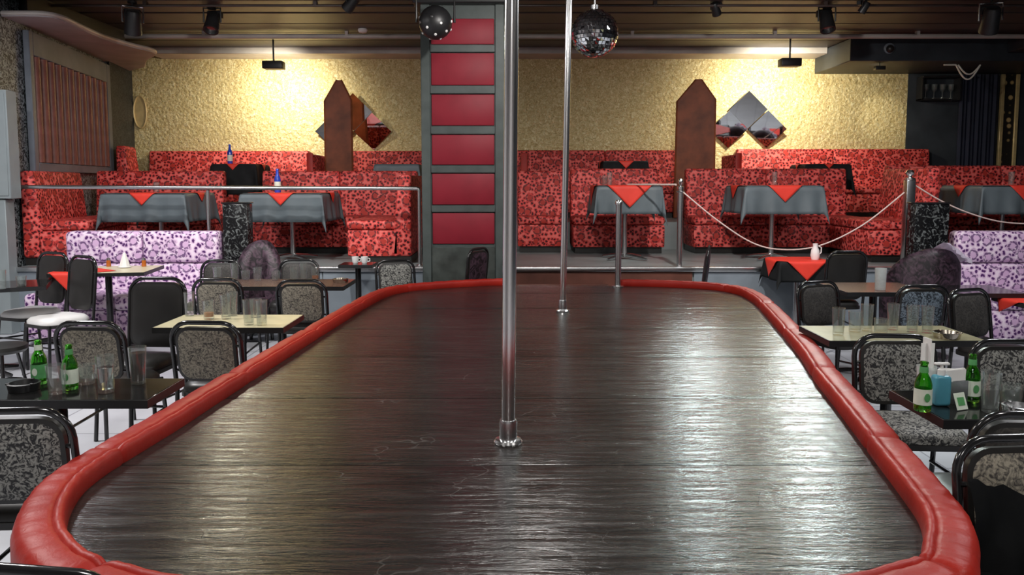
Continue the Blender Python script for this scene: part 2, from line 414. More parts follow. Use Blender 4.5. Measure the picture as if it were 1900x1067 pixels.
# cornice, soffit and bulkhead
bm = B(); box(bm, -5.45, 4.72, 11.9, YB-.002, 3.50, CEIL-.02, .008, 1); struct(obj('trim_2', bm, M['cornice']), 'grey cornice band above the gold wall')
edge = smoothpath([(-5.32, 8.32, 0), (-4.9, 8.34, 0), (-4.8, 8.55, 0), (-4.86, 9.0, 0), (-4.92, 9.6, 0), (-4.86, 10.2, 0), (-4.78, 10.5, 0), (-4.84, 10.8, 0), (-5.2, 11.3, 0), (-5.5, 11.88, 0)], 5)
poly = [(p.x, p.y) for p in edge] + [(-5.98, 12.35), (-5.82, 11.3), (-5.38, 8.7)]
bm = B(); prism(bm, poly, 3.30, 3.36); sof = struct(obj('trim_3', bm, M['soffit']), 'pale curved soffit over the slatted side panel')
bm = B(); tube(bm, [(p.x, p.y, 3.335) for p in edge], .022, 8); obj('edge_moulding', bm, M['cornice'], sof)
bm = B(); prism(bm, [(-5.36, 8.7), (-5.15, 8.5), (-5.15, 10.6), (-5.9, 11.85), (-5.9, 12.3)], 3.361, CEIL-.03); obj('soffit_box', bm, M['ceiling'], sof)
bm = B(); box(bm, 4.72, XR-.01, 11.1, YB-.003, 3.27, CEIL-.032, .01, 1); struct(obj('trim_4', bm, M['dark_wall']), 'dark bulkhead at the right end of the gold wall')
bm = B(); box(bm, 6.9, XR-.01, 9.6, 11.09, 3.38, CEIL-.032, .01, 1); struct(obj('trim_5', bm, M['dark_wall']), 'dark ceiling drop before the right corner')

# ------------------------------------------------------------------ the stage
OUT = [(0.0, 1.50), (-.6, 1.53), (-1.0, 1.66), (-1.2, 1.82), (-1.32, 2.0), (-1.40, 2.22), (-1.42, 2.4), (-1.41, 2.6), (-1.385, 2.9), (-1.365, 3.3),
       (-1.335, 3.8), (-1.30, 4.4), (-1.25, 5.15), (-1.20, 5.9), (-1.12, 6.45), (-.98, 6.74), (-.75, 6.93), (-.44, 7.09), (-.1, 7.2), (.45, 7.21), (.99, 7.15),
       (1.4, 7.07), (1.72, 6.94), (1.92, 6.75), (2.01, 6.5), (2.0, 6.05), (1.915, 5.5), (1.77, 4.69), (1.66, 4.1), (1.55, 3.62), (1.46, 3.15), (1.39, 2.8),
       (1.33, 2.5), (1.27, 2.2), (1.22, 2.0), (1.13, 1.82), (1.0, 1.67), (.6, 1.53)]
path = smoothpath([(x, y, 0) for x, y in OUT], 8, True)
NP = len(path)
tang = [(path[(i+1) % NP] - path[i-1]).normalized() for i in range(NP)]
inw = [Vector((t.y, -t.x, 0)) for t in tang]          # path runs clockwise seen from above: inward is to the right
if (inw[0].y < 0): inw = [-v for v in inw]
def offs(d): return [path[i] + inw[i]*d for i in range(NP)]
stage = thing('stage', 'long black dance stage with a padded red rim in the middle of the hall', 'stage', (0, 0, 0))
bm = B(); prism(bm, [(p.x, p.y) for p in offs(.05)], .01, .63); obj('stage_body', bm, M['black_vinyl'], stage)
inner = offs(.115)
def span(y):
    xs = []
    for i in range(NP):
        a, b = inner[i], inner[(i+1) % NP]
        if (a.y-y)*(b.y-y) < 0:
            xs.append(a.x + (b.x-a.x)*(y-a.y)/(b.y-a.y))
    return (min(xs), max(xs)) if len(xs) >= 2 else None
ys0, ys1 = min(p.y for p in inner)+.004, max(p.y for p in inner)-.004
seams = [ys0, 2.52, 3.33, 4.14, 4.95, 5.76, 6.57, ys1]
for a, b in zip(seams, seams[1:]):
    a2, b2 = a+.0025, b-.0025; n = max(6, int((b2-a2)/.04)); rows = []
    bm = B()
    for i in range(n+1):
        y = a2+(b2-a2)*i/n; s = span(y)
        if not s: continue
        rows.append([bm.verts.new((s[0]+(s[1]-s[0])*j/10, y, .6405 - (.0025 if i in (0, n) else 0))) for j in range(11)])
    for A, Bq in zip(rows, rows[1:]):
        for j in range(10): bm.faces.new((A[j], A[j+1], Bq[j+1], Bq[j]))
    r = bmesh.ops.extrude_face_region(bm, geom=list(bm.faces))
    bmesh.ops.translate(bm, vec=(0, 0, -.007), verts=[v for v in r['geom'] if isinstance(v, bmesh.types.BMVert)])
    obj('vinyl_sheet', bm, M['stage'], stage, ang=60)
PROF = [(.0, .54), (-.004, .60), (-.003, .660), (.006, .684), (.022, .694), (.050, .697), (.078, .697), (.088, .695), (.0915, .691), (.095, .695), (.102, .699), (.112, .697), (.119, .688), (.122, .672), (.123, .642), (.06, .56)]
cuts = []; acc = 0; cuts.append(0)
for i in range(1, NP):
    acc += (path[i]-path[i-1]).length
    if acc > 1.02: cuts.append(i); acc = 0
cuts.append(NP)
for a, b in zip(cuts, cuts[1:]):
    runs = []; cur = []
    for i in range(a, b+1):
        p = path[i % NP]
        if p.y > 6.9 and -.03 < p.x < .97:
            if len(cur) > 2: runs.append(cur)
            cur = []
        else: cur.append(i % NP)
    if len(cur) > 2: runs.append(cur)
    for run in runs:
        bm = B(); rings = []
        ph = random.uniform(0, 9)
        # refine along the run so that folds read
        fine = []
        for q, i in enumerate(run):
            fine.append((path[i], inw[i]))
            if q < len(run)-1:
                j = run[q+1]; fine.append(((path[i]+path[j])/2, ((inw[i]+inw[j])/2).normalized()))
        L = len(fine)
        for q, (p, nv) in enumerate(fine):
            e = min(q, L-1-q); pin = {0: .010, 1: .003}.get(e, 0)
            ring = []
            for k, (d, z) in enumerate(PROF):
                wv = .0014*math.sin(q*.9+ph+k*.35) + .0009*math.sin(q*2.3+ph*2)
                up = 1 if 2 <= k <= 13 else 0
                zz = z + (wv*up if z > .65 else 0) - pin*up
                dd = d + (pin*.8 if k < 4 else (-pin*.5 if k > 11 else 0))
                v = p + nv*dd; ring.append(bm.verts.new((v.x, v.y, zz)))
            rings.append(ring)
        K = len(PROF)
        for A, Bq in zip(rings, rings[1:]):
            for k in range(K): bm.faces.new((A[k], A[(k+1) % K], Bq[(k+1) % K], Bq[k]))
        bm.faces.new(rings[0]); bm.faces.new(list(reversed(rings[-1])))
        obj('rim_padding', bm, M['rim'], stage, ang=55)
bm = B(); box(bm, .02, .93, 7.245, 7.75, .01, .46, .01, 1); box(bm, .02, .93, 7.245, 7.5, .46, .60, .01, 1)
tag(obj('stage_step', bm, M['step_wood']), 'red-brown wooden step behind the gap in the stage rim', 'step')

def dance_pole(x, y, xt, r, label):
    t = thing('dance_pole', label, 'pole', (x, y, .6415))
    top = CEIL - .035 - .6415
    bm = B(); tube(bm, [(0, 0, .012), ((xt-x)*.5, 0, top*.5), (xt-x, 0, top)], r, 24); obj('pole', bm, M['chrome'], t)
    bm = B(); lathe(bm, [(0, .0), (r*2.05, 0), (r*2.1, .006), (r*1.9, .014), (r*1.25, .018), (0, .018)], 28); obj('base_flange', bm, M['chrome'], t)
    bm = B(); lathe(bm, [(r*1.02, .018), (r*1.32, .018), (r*1.32, .075), (r*1.2, .085), (r*1.02, .086)], 24); obj('collar', bm, M['steel'], t)
    bm = B(); lathe(bm, [(0, top-.02), (r*2.1, top-.02), (r*2.1, top-.001), (0, top-.001)], 24, (xt-x, 0, 0)); obj('ceiling_flange', bm, M['chrome'], t)
dance_pole(-.014, 2.738, .012, .0245, 'nearest chrome dance pole standing in the middle of the stage')
dance_pole(.369, 5.628, .412, .0235, 'thinner-looking chrome dance pole further back on the stage, beside the mirror ball')
t = thing('stage_post', 'short chrome bollard at the gap in the far stage rim', 'post', (.955, 6.99, .6415))
bm = B(); tube(bm, [(0, 0, .01), (0, 0, .74)], .027, 20); obj('post_tube', bm, M['steel'], t)
bm = B(); lathe(bm, [(0, .74), (.033, .74), (.033, .765), (.024, .78), (0, .782)], 20); obj('cap', bm, M['chrome'], t)
bm = B(); lathe(bm, [(0, 0), (.055, 0), (.055, .008), (.03, .013), (0, .013)], 20); obj('base_flange', bm, M['chrome'], t)

# ------------------------------------------------------------------ pillar with red panels
t = thing('pillar', 'grey-green square pillar with a ladder of crimson panels behind the stage', 'pillar', (-.479, 7.7, 0))
bm = B(); box(bm, -.405, .405, .02, .46, .01, CEIL-.04, .006, 1); obj('core', bm, M['frame_green'], t)
for s in (-1, 1):
    bm = B(); box(bm, s*.36-.045, s*.36+.045, -.012, .02, .01, 3.40, .006, 1); obj('stile', bm, M['frame_green'], t)
pz = [(453, 395), (380, 322), (306, 250), (233, 175), (158, 98), (82, 34)]
zl = []
for lo, hi in pz:
    z0, z1 = at(858, lo, 7.7).z, at(858, hi, 7.7).z; zl.append((z0, z1))
    bm = B(); box(bm, -.315+.008, .315-.008, .006, .03, z0, z1, .01, 2); obj('red_panel', bm, M['panel_red'], t)
for (a0, a1), (b0, b1) in zip(zl, zl[1:]):
    bm = B(); box(bm, -.315, .315, -.006, .02, a1+.006, b0-.006, .005, 1); obj('rail', bm, M['frame_green'], t)
bm = B(); box(bm, -.315, .315, .0, .03, .02, zl[0][0]-.03, .006, 1); obj('base_panel', bm, M['smoke_panel'], t)
bm = B(); box(bm, -.47, .47, -.10, .5, 3.28, CEIL-.05, .01, 1); obj('head_box', bm, M['black_plastic'], t)

# ------------------------------------------------------------------ slatted side panel, cabinet, mirrors, boards
A0 = Vector((-5.36, 8.7, 0)); dirv = Vector((-.44, 2.6, 0)); rz = math.atan2(dirv.y, dirv.x)
t = thing('slatted_panel', 'russet vertical slats in a blue-grey frame on the left side wall', 'panel', A0 + Vector((.012, 0, 0)), rz)
Lp = 2.62
for nm, a in (('frame_stile', (0, .10, 1.70, 3.24)), ('frame_stile', (Lp-.14, Lp, 1.70, 3.24)), ('frame_head', (.10, Lp-.14, 2.98, 3.24)), ('sill', (.10, Lp-.14, 1.70, 1.80))):
    bm = B(); box(bm, a[0], a[1], -.07, -.002, a[2], a[3], .008, 1); obj(nm, bm, M['frame_grey'], t)
bm = B(); box(bm, .10, Lp-.14, -.012, -.002, 1.80, 2.98); obj('backing', bm, M['step_wood'], t)
ns = 12; me0 = None
for k in range(ns):
    wv = (Lp-.24)/ns
    bm = B(); tube(bm, [(0, 0, 1.805), (0, 0, 2.975)], wv*.30, 10)
    if me0 is None: o = obj('slat', bm, M['slat'], t); me0 = o.data
    else:
        bm.free(); o = bpy.data.objects.new('slat', me0); C.objects.link(o); o.parent = t
    o.location = (.10+wv*(k+.5), -.030, 0)
t = thing('storage_cabinet', 'pale grey metal cabinet standing before the papered wall at the left edge', 'cabinet', (-5.12, 8.03, .002))
bm = B(); box(bm, -.75, -.08, 0, .15, .0, 1.40, .006, 1); obj('lower_case', bm, M['cabinet'], t)
bm = B(); box(bm, -.75, .0, -.02, .15, 1.41, 2.51, .006, 1); up = obj('upper_case', bm, M['cabinet'], t)
bm = B(); box(bm, -.72, -.02, -.028, -.0205, 1.44, 2.48, .003, 1); obj('door', bm, M['cabinet'], up)
bm = B(); box(bm, -.22, -.13, -.031, -.0285, 1.47, 1.53); obj('paper_tag', bm, M['white_napkin'], up, smooth=False)
def mirror(px, py, label, angles):
    c = at(px, py, 12.36); d = .30
    t = thing('wall_mirror', label, 'mirror', (c.x, 12.385, c.z))
    for (dx, dz), (tl, tn) in zip(((0, d), (-d, 0), (d, 0)), angles):
        h = d*.965; tl, tn = math.radians(tl), math.radians(tn)
        bm = B(); prism(bm, [(-h, 0), (0, -h), (h, 0), (0, h)], 0, .012, Matrix.Rotation(PI/2, 4, 'X'))
        bt = obj('mirror_tile', bm, M['mirror'], t, smooth=False)
        bt.location = (dx, -.008-h*(abs(math.sin(tl))+abs(math.sin(tn)))*.75, dz); bt.rotation_euler = (tl, 0, tn)
        bm = B(); k = h*1.015; tube(bm, [(-k, -.006, 0), (0, -.006, -k), (k, -.006, 0), (0, -.006, k)], .008, 6, True); obj('bevelled_edge', bm, M['mirror_edge'], bt)
    return t
mirror(657, 244, 'three diamond mirror tiles on the gold wall left of the pillar', ((7, 4), (6, 3), (12.5, 2)))
mirror(1386, 240, 'three diamond mirror tiles on the gold wall right of the pillar', ((8, -9), (9.5, -7), (9, -10)))
def peak_board(px, wd, hz, y, rz, label):
    c = at(px, 200, y)
    t = thing('booth_divider', label, 'divider', (c.x, y, 1.06), rz)
    h = hz-1.06; poly = [(-wd/2, 0), (wd/2, 0), (wd/2*.98, h-.28), (wd*.12, h), (wd*.0, h), (-wd/2*.95, h-.30)]
    bm = B(); prism(bm, poly, -.035, .035, Matrix.Rotation(PI/2, 4, 'X')); obj('board', bm, M['board_wood'], t, ang=30)
    bm = B(); tube(bm, [(x, 0, z) for x, z in poly[1:]+poly[:1]], .026, 8); obj('edge_band', bm, M['board_wood'], t)
peak_board(627, .37, 3.06, 11.55, .18, 'pointed brown booth board overlapping the left diamond mirrors')
peak_board(1291, .54, 3.06, 11.55, -.2, 'pointed brown booth board left of the right diamond mirrors')
# small things on the gold wall and dark corner
c = at(256, 207, 12.3)
t = thing('wall_sconce', 'oval gold wall ornament at the far left end of the gold wall', 'sconce', (c.x, 12.39, c.z))
bm = B(); tube(bm, [(.10*math.cos(a*PI/10), -.02, .25*math.sin(a*PI/10)) for a in range(20)], .014, 8, True); obj('ring', bm, M['gold_trim'], t)
bm = B(); prism(bm, [(.09*math.cos(a*PI/10), .24*math.sin(a*PI/10)) for a in range(20)], 0, .01, Matrix.Translation((0, -.005, 0)) @ Matrix.Rotation(PI/2, 4, 'X')); obj('plate', bm, M['gold_trim'], t)
t = thing('chain_panel', 'narrow panel of gold chain relief on the dark wall at far right', 'panel', (7.77, 12.395, 0))
bm = B(); box(bm, -.085, .085, -.03, 0, 1.06, 3.26); obj('relief', bm, M['chain'], t, smooth=False)
for s in (-1, 1):
    bm = B(); box(bm, s*.115-.028, s*.115+.028, -.05, 0, 1.06, 3.26, .006, 1); obj('gilt_bar', bm, M['gold_trim'], t)
bm = B()
for k in range(9):
    tube(bm, [(7.0+k*.065, 12.33+.02*(k % 2), 1.06), (7.0+k*.065, 12.33+.02*(k % 2), 3.25)], .036, 8)
tag(obj('curtain', bm, M['navy']), 'navy pleated curtain beside the gold chain panel', 'curtain')
t = thing('glass_rack', 'dark wall rack of hanging glasses right of the gold wall', 'rack', (6.62, 12.39, 2.95))
bm = B(); box(bm, -.30, .30, -.20, 0, .24, .27, .004, 1); obj('rail_board', bm, M['black_plastic'], t)
bm = B(); box(bm, -.30, .16, -.18, 0, -.10, -.075, .004, 1); obj('shelf', bm, M['black_plastic'], t)
for x in (-.30, .28):
    bm = B(); box(bm, x, x+.02, -.18, 0, -.10, .24); obj('bracket', bm, M['black_plastic'], t)
for k in range(4):
    bm = B(); lathe(bm, [(.0, .0), (.035, .004), (.035, .012), (.008, .02), (.007, .10), (.04, .14), (.045, .22), (.042, .22), (.03, .145), (0, .13)], 14)
    o = obj('hanging_glass', bm, M['glass'], t); o.location = (-.2+k*.13, -.09, -.074)
c = at(1803, 124, 11.0)
bm = B()
for dz, x0 in ((.20, 0), (.13, .03)):
    tube(bm, [(c.x-.17+x0+(.34-x0)*i/12, 11.088, c.z+.04 - dz*math.sin(PI*i/12)) for i in range(13)], .011, 6)
tube(bm, [(c.x-.34, 11.088, c.z+.04), (c.x-.17, 11.088, c.z+.04)], .011, 6)
tag(obj('looped_cable', bm, M['cable']), 'white cable looped from the dark bulkhead at upper right', 'cable')

# ------------------------------------------------------------------ ceiling fixtures
def spot_head(px, py, y, s, tilt, rz, label, lens='steel', silver=False, pos=None):
    c = at(px, py, y) if pos is None else Vector(pos); top = CEIL-.036 - c.z
    t = thing('spot_light', label, 'spotlight', c, rz, 'spotlights hung from the ceiling')
    R = Matrix.Rotation(tilt, 4, 'X')
    bm = B(); lathe(bm, [(0, .11), (.05, .11), (.062, .09), (.068, 0), (.075, -.08), (.075, -.10), (.06, -.10), (.058, -.06), (0, -.06)], 18)
    bmesh.ops.transform(bm, matrix=Matrix.Scale(s, 4) @ R, verts=bm.verts); h = obj('housing', bm, M['black_plastic'], t)
    bm = B(); lathe(bm, [(0, -.065), (.055, -.065), (.055, -.07), (0, -.075)], 16); bmesh.ops.transform(bm, matrix=Matrix.Scale(s, 4) @ R, verts=bm.verts); obj('lens', bm, M[lens], h)
    bm = B()
    tube(bm, [(-.085*s, 0, 0), (-.085*s, 0, .14*s), (.085*s, 0, .14*s), (.085*s, 0, 0)], .009*s, 6); obj('yoke', bm, M['steel' if silver else 'black_plastic'], t)
    bm = B(); tube(bm, [(0, 0, .14*s), (0, 0, top-.02)], .010, 8); lathe(bm, [(0, top-.02), (.05, top-.02), (.05, top-.001), (0, top-.001)], 14); obj('stem', bm, M['black_plastic'], t)
    bm = B(); box(bm, -.07*s, .07*s, .04*s, .12*s, .05*s, .13*s, .01*s, 1); obj('ballast', bm, M['black_plastic'], t)
    return t
spot_head(247, 42, 8.9, 1.25, .5, .5, 'silver-fronted spotlight under the ceiling near the curved soffit', 'steel', True)
spot_head(394, 42, 9.2, 1.15, -.5, 0, 'black moving-head spotlight above the left gold wall')
spot_head(652, 6, 8.7, .9, .9, 1.0, 'small black spotlight at the top edge left of the pillar')
spot_head(1328, 17, 9.0, .7, .7, -.6, 'tiny spotlight on the ceiling right of the mirror ball')
spot_head(1534, 40, 9.2, 1.15, -.4, 0, 'black moving-head spotlight above the right gold wall')
spot_head(1604, 14, 8.8, .6, .6, .8, 'tiny pale spotlight beside the right moving head')
spot_head(1838, 38, 8.6, 1.3, .6, -.3, 'black spotlight with bright lens at the upper right corner', 'white_vinyl', True)
for k, ((pos, tgt, wt), lab) in enumerate(zip(SEAT_SPOTS, ('left', 'right', 'middle'))):
    spot_head(0, 0, 0, 1.0, 1.2, math.atan2(-(tgt[0]-pos[0]), tgt[1]-pos[1]), 'seating spotlight above the stage, %s of three' % lab, 'lens', False, pos)
# multi-lens effect light beside the pillar
c = at(808, 42, 7.15)
t = thing('effect_light', 'round black effect light with many small lenses beside the pillar top', 'disco light', c)
bm = B(); bmesh.ops.create_uvsphere(bm, u_segments=20, v_segments=12, radius=.15); h = obj('shell', bm, M['black_plastic'], t)
for k in range(26):
    a = k*2.39996; z = -.95 + .075*k; 
    if z > .35: continue
    r = math.sqrt(1-z*z); d = Vector((r*math.cos(a), r*math.sin(a), z))
    bm = B(); lathe(bm, [(0, 0), (.013, 0), (.011, .008), (0, .011)], 8)
    bmesh.ops.transform(bm, matrix=Matrix.Translation(d*.148) @ d.to_track_quat('Z', 'Y').to_matrix().to_4x4(), verts=bm.verts); obj('small_lens', bm, M['white_vinyl' if k % 3 else 'chrome'], h)
bm = B(); tube(bm, [(-.17, 0, 0), (-.17, 0, .22), (.17, 0, .22), (.17, 0, 0)], .012, 8); tube(bm, [(0, 0, .22), (0, 0, CEIL-.037-c.z)], .014, 8); obj('yoke', bm, M['black_plastic'], t)
# mirror ball
c = at(1103, 62, 6.5); RB = .193
t = thing('mirror_ball', 'mirror ball hanging from the ceiling right of the second pole', 'disco ball', c)
bm = B(); bmesh.ops.create_uvsphere(bm, u_segments=32, v_segments=16, radius=RB*.975); obj('core', bm, M['mirror_edge'], t)
bm = B(); rows = 20
for i in range(rows):
    th0, th1 = PI*i/rows+.012, PI*(i+1)/rows-.012; nc = max(4, int(2*rows*math.sin(PI*(i+.5)/rows)))
    for j in range(nc):
        p0, p1 = 2*PI*j/nc+.012/max(.1, math.sin((th0+th1)/2)), 2*PI*(j+1)/nc-.012/max(.1, math.sin((th0+th1)/2))
        jit = Vector((random.gauss(0, .0022), random.gauss(0, .0022), random.gauss(0, .0022)))
        vs4 = []
        for th, p in ((th0, p0), (th0, p1), (th1, p1), (th1, p0)):
            q = Vector((math.sin(th)*math.cos(p), math.sin(th)*math.sin(p), math.cos(th)))*RB
            vs4.append(bm.verts.new(q + jit*random.uniform(-1, 1)))
        bm.faces.new(vs4)
o = obj('mirror_facets', bm, M['mirror'], t, smooth=False); o['kind'] = 'stuff'
bm = B(); tube(bm, [(0, 0, RB*.97), (0, 0, CEIL-.05-c.z)], .008, 8); lathe(bm, [(0, RB), (.035, RB-.005), (.035, RB+.03), (0, RB+.03)], 12); obj('hanger', bm, M['steel'], t)
bm = B(); box(bm, -.06, .06, -.06, .06, CEIL-.12-c.z, CEIL-.037-c.z, .008, 1); obj('motor', bm, M['black_plastic'], t)
# detector and dome camera
c = at(673, 57, 10.45)
bm = B(); lathe(bm, [(0, 0), (.06, 0), (.065, -.02), (.05, -.045), (.02, -.05), (0, -.06)], 18, (c.x, c.y, CEIL-.036)); tag(obj('smoke_detector', bm, M['white_vinyl']), 'small white smoke detector on the ceiling left of the pillar', 'detector')
c = at(1655, 88, 11.0)
t = thing('dome_camera', 'small grey dome camera on the dark bulkhead', 'camera', (c.x, 11.09, c.z))
bm = B(); lathe(bm, [(0, .0), (.075, 0), (.075, .02), (.06, .03), (0, .03)], 18); bmesh.ops.transform(bm, matrix=Matrix.Rotation(PI/2, 4, 'X'), verts=bm.verts); obj('mount', bm, M['frame_grey'], t)
bm = B(); bmesh.ops.create_uvsphere(bm, u_segments=16, v_segments=8, radius=.055); o = obj('dome', bm, M['black_vinyl'], t); o.location = (0, -.035, -.01)
# wall washers at the gold wall, they light it
def washer(px, y, z, watts, label, aim_x, aim_z, size, sc=1, col=(1, .93, .74), soft=.06, top=CEIL-.038):
    x = at(px, 125, y).x
    t = thing('wall_washer', label, 'lamp', (x, y, z), 0, 'wall-washing lamps')
    bm = B(); box(bm, -.14*sc, .14*sc, -.09*sc, .09*sc, -.055*sc, .055*sc, .012*sc, 2); h = obj('housing', bm, M['black_plastic'], t)
    bm = B(); box(bm, -.10*sc, .10*sc, .091*sc, .096*sc, -.045*sc, .03*sc, .002*sc, 1); obj('lens', bm, M['lens'], h)
    bm = B(); tube(bm, [(0, 0, .05*sc), (0, .0, top-z)], .013*sc, 8); obj('bracket', bm, M['black_plastic'], t)
    l = bpy.data.lights.new('wall_washer_light', 'SPOT'); l.energy = watts; l.spot_size = math.radians(size); l.spot_blend = 1.0; l.shadow_soft_size = soft; l.color = col
    o = bpy.data.objects.new('wall_washer_light', l); C.objects.link(o); o.location = (x, y+.13*sc, z-.03)
    o.rotation_euler = Vector((aim_x-x, 12.4-y-.13*sc, aim_z-z+.03)).to_track_quat('-Z', 'Y').to_euler()
washer(508, 11.2, 3.225, 178, 'black wall-washing lamp hung before the gold wall left of the pillar', -3.66, 2.55, 150)
washer(1465, 11.0, 3.23, 225, 'black wall-washing lamp hung before the gold wall near the bulkhead', 4.10, 2.62, 150)
washer(1632, 11.3, 3.20, 30, 'small black accent lamp under the bulkhead by the gold wall end', 5.82, 2.58, 40, .5, top=3.269)
# three of the hung moving heads are switched on and rake the stage
def beam(px, py, y, target, watts, col, size, soft):
    c = at(px, py, y); l = bpy.data.lights.new('moving_head_beam', 'SPOT'); l.energy = watts; l.color = col; l.spot_size = math.radians(size); l.spot_blend = .9; l.shadow_soft_size = soft
    o = bpy.data.objects.new('moving_head_beam', l); C.objects.link(o); d = (Vector(target)-c).normalized(); o.location = c + d*.18
    o.rotation_euler = d.to_track_quat('-Z', 'Y').to_euler()
beam(1534, 40, 9.2, (1.6, 5.3, .64), 260, (.88, 1.0, .96), 46, .14)
beam(1328, 17, 9.0, (1.4, 5.3, .64), 200, (.88, 1.0, .96), 46, .14)
beam(394, 42, 9.2, (-.8, 4.4, .64), 70, (1, .92, .70), 44, .10)
HL = ['round added lamp above the cream-topped table at left', 'round added lamp above the white-seated chairs', 'round added lamp above the olive table at right', 'round added lamp above the plum armchair at right',
      'round added lamp above the second pole', 'round added fill lamp above the left front of the stage', 'round added fill lamp above the right front of the stage', 'round added fill lamp behind the camera']
# housings for the added, unseen lamps
for i, (x, y, wt, sz, col) in enumerate(ADDED_LAMPS):
    t = thing('added_lamp', HL[i], 'lamp', (x, y, CEIL-.045), 0, 'added lamps')
    bm = B(); lathe(bm, [(0, 0), (sz*.5+.05, 0), (sz*.5+.05, -.05), (sz*.5+.02, -.05), (sz*.5+.02, -.015), (0, -.015)], 28); obj('housing', bm, M['white_vinyl'], t)
    bm = B(); lathe(bm, [(0, -.017), (sz*.5+.015, -.017), (sz*.5+.015, -.03), (0, -.035)], 28); obj('diffuser', bm, M['diffuser'], t)

# ------------------------------------------------------------------ benches
def bench(name, label, x, y, rz, L, m, floor_z, seat_h=.46, back_h=1.06, depth=.64, sections=None, group=None):
    """origin at the middle of the back's rear foot, bench faces -y"""
    t = thing(name, label, 'bench', (x, y, floor_z+.002), rz, group)
    bm = B(); box(bm, -L/2+.03, L/2-.03, -depth+.05, -.02, 0, .08); obj('plinth', bm, M['black_vinyl'], t)
    n = sections or max(1, round(L/1.3)); w_ = L/n
    for k in range(n):
        x0 = -L/2+k*w_
        bm = B(); box(bm, x0+.003, x0+w_-.003, -depth, -.16, .08, seat_h-.10, .015, 2); obj('seat_front', bm, M[m], t)
        bm = B(); box(bm, x0+.003, x0+w_-.003, -depth-.015, -.14, seat_h-.097, seat_h+.01, .035, 3); obj('seat', bm, M[m], t)
        bm = B(); box(bm, x0+.003, x0+w_-.003, -.20, -.01, .08, back_h, .03, 3)
        for v in bm.verts:
            if v.co.y < -.1: v.co.y += (v.co.z-seat_h)*.10
        obj('backrest', bm, M[m], t)
    return t
P1 = .68
bench('corner_bench', 'red leopard bench running along the left side wall under the slatted panel', -5.41, 9.10, PI/2+.167, 1.40, 'leo_red', P1, .47, 1.02, .66)
bench('booth_bench', 'red leopard bench behind the leftmost grey-clothed table', -4.64, 10.48, 0, 1.68, 'leo_red', P1, .46, 1.05)
bench('booth_bench', 'red leopard bench behind the grey-clothed table left of the pillar', -2.27, 10.48, 0, 2.05, 'leo_red', P1, .46, 1.05)
bench('side_bench', 'red leopard side bench with rounded seat just left of the pillar', -1.10, 9.22, -PI/2, 1.20, 'leo_red', P1, .47, .98, .72)
bench('booth_bench', 'short red leopard bench behind the grey-clothed table right of the poles', 1.35, 10.48, 0, 1.16, 'leo_red', P1, .46, 1.08, .64, 1)
bench('booth_bench', 'red leopard bench behind the roped-off grey-clothed table', 3.35, 10.48, 0, 2.12, 'leo_red', P1, .46, 1.08)
bench('side_bench', 'red leopard side bench with shaded back right of the roped-off table', 4.78, 9.28, -PI/2, 1.10, 'leo_red', P1, .46, 1.06, .78)
bench('booth_bench', 'red leopard bench behind the rightmost grey-clothed table', 6.45, 10.48, 0, 3.0, 'leo_red', P1, .46, 1.12)
bench('narrow_bench', 'narrow dark red leopard bench between the pillar and second pole', .38, 10.48, 0, .62, 'leo_red', P1, .46, 1.05, .5, 1)
P2 = 1.05
bench('upper_bench', 'upper red leopard bench along the left half of the gold wall', -4.40, 12.38, 0, 2.50, 'leo_red', P2, .46, 1.02, .6)
bench('upper_bench', 'upper red leopard bench under the left diamond mirrors', -2.0, 12.38, 0, 1.75, 'leo_red', P2, .46, 1.02, .6)
bench('upper_bench', 'upper red leopard bench under the plain gold wall right of the pillar', 1.45, 12.38, 0, 3.1, 'leo_red', P2, .46, 1.03, .6)
bench('upper_bench', 'upper red leopard bench at the right end of the gold wall', 5.0, 12.38, 0, 3.0, 'leo_red', P2, .46, 1.05, .6)
bench('upper_corner_bench', 'upper red leopard bench end in the far left corner', -5.68, 11.42, PI/2+.16, .50, 'leo_red', P2, .46, 1.05, .45, 1)
for px, lab in ((587, 'plain red upholstered booth end by the left pointed board'), (1357, 'plain red upholstered booth end by the right pointed board'), (972, 'plain red upholstered booth end beside the pillar')):
    c = at(px, 300, 11.3)
    t = thing('booth_end', lab, 'divider', (c.x, 11.3, P2+.002))
    bm = B(); box(bm, -.055, .055, -.35, .35, 0, .92, .03, 3); obj('pad', bm, M['leo_red'], t)
    bm = B(); box(bm, -.045, .045, -.372, -.345, .02, .94, .012, 2); obj('edge_strip', bm, M['rim'], t)
def sofa(label, x0, x1, seatx0, seatx1, y, mir=1):
    t = thing('sofa', label, 'sofa', (0, y, .002), 0, 'lilac sofas below the platform')
    n = 2
    for k in range(n):
        a = x0+(x1-x0)*k/n; b = x0+(x1-x0)*(k+1)/n
        bm = B(); box(bm, a+.002, b-.002, -.24, -.02, .76, 1.08, .045, 3); obj('bolster', bm, M['leo_lilac'], t)
        bm = B(); box(bm, a+.002, b-.002, -.22, -.02, .30, .757, .03, 3); obj('backrest', bm, M['leo_lilac'], t)
        a = seatx0+(seatx1-seatx0)*k/n; b = seatx0+(seatx1-seatx0)*(k+1)/n
        bm = B(); box(bm, a+.002, b-.002, -.68, -.23, .34, .50, .045, 3); obj('seat', bm, M['leo_lilac'], t)
        bm = B(); box(bm, a+.002, b-.002, -.65, -.23, .06, .338, .015, 2); obj('seat_front', bm, M['leo_lilac'], t)
    bm = B(); box(bm, min(x0, seatx0)+.05, max(x1, seatx1)-.05, -.60, -.06, 0, .06); obj('plinth', bm, M['black_vinyl'], t)
sofa('lilac leopard sofa below the left platform rail', -4.54, -2.98, -4.72, -2.98, 8.14)
sofa('lilac leopard sofa below the right platform rope', 4.53, 6.9, 4.65, 6.9, 8.14)
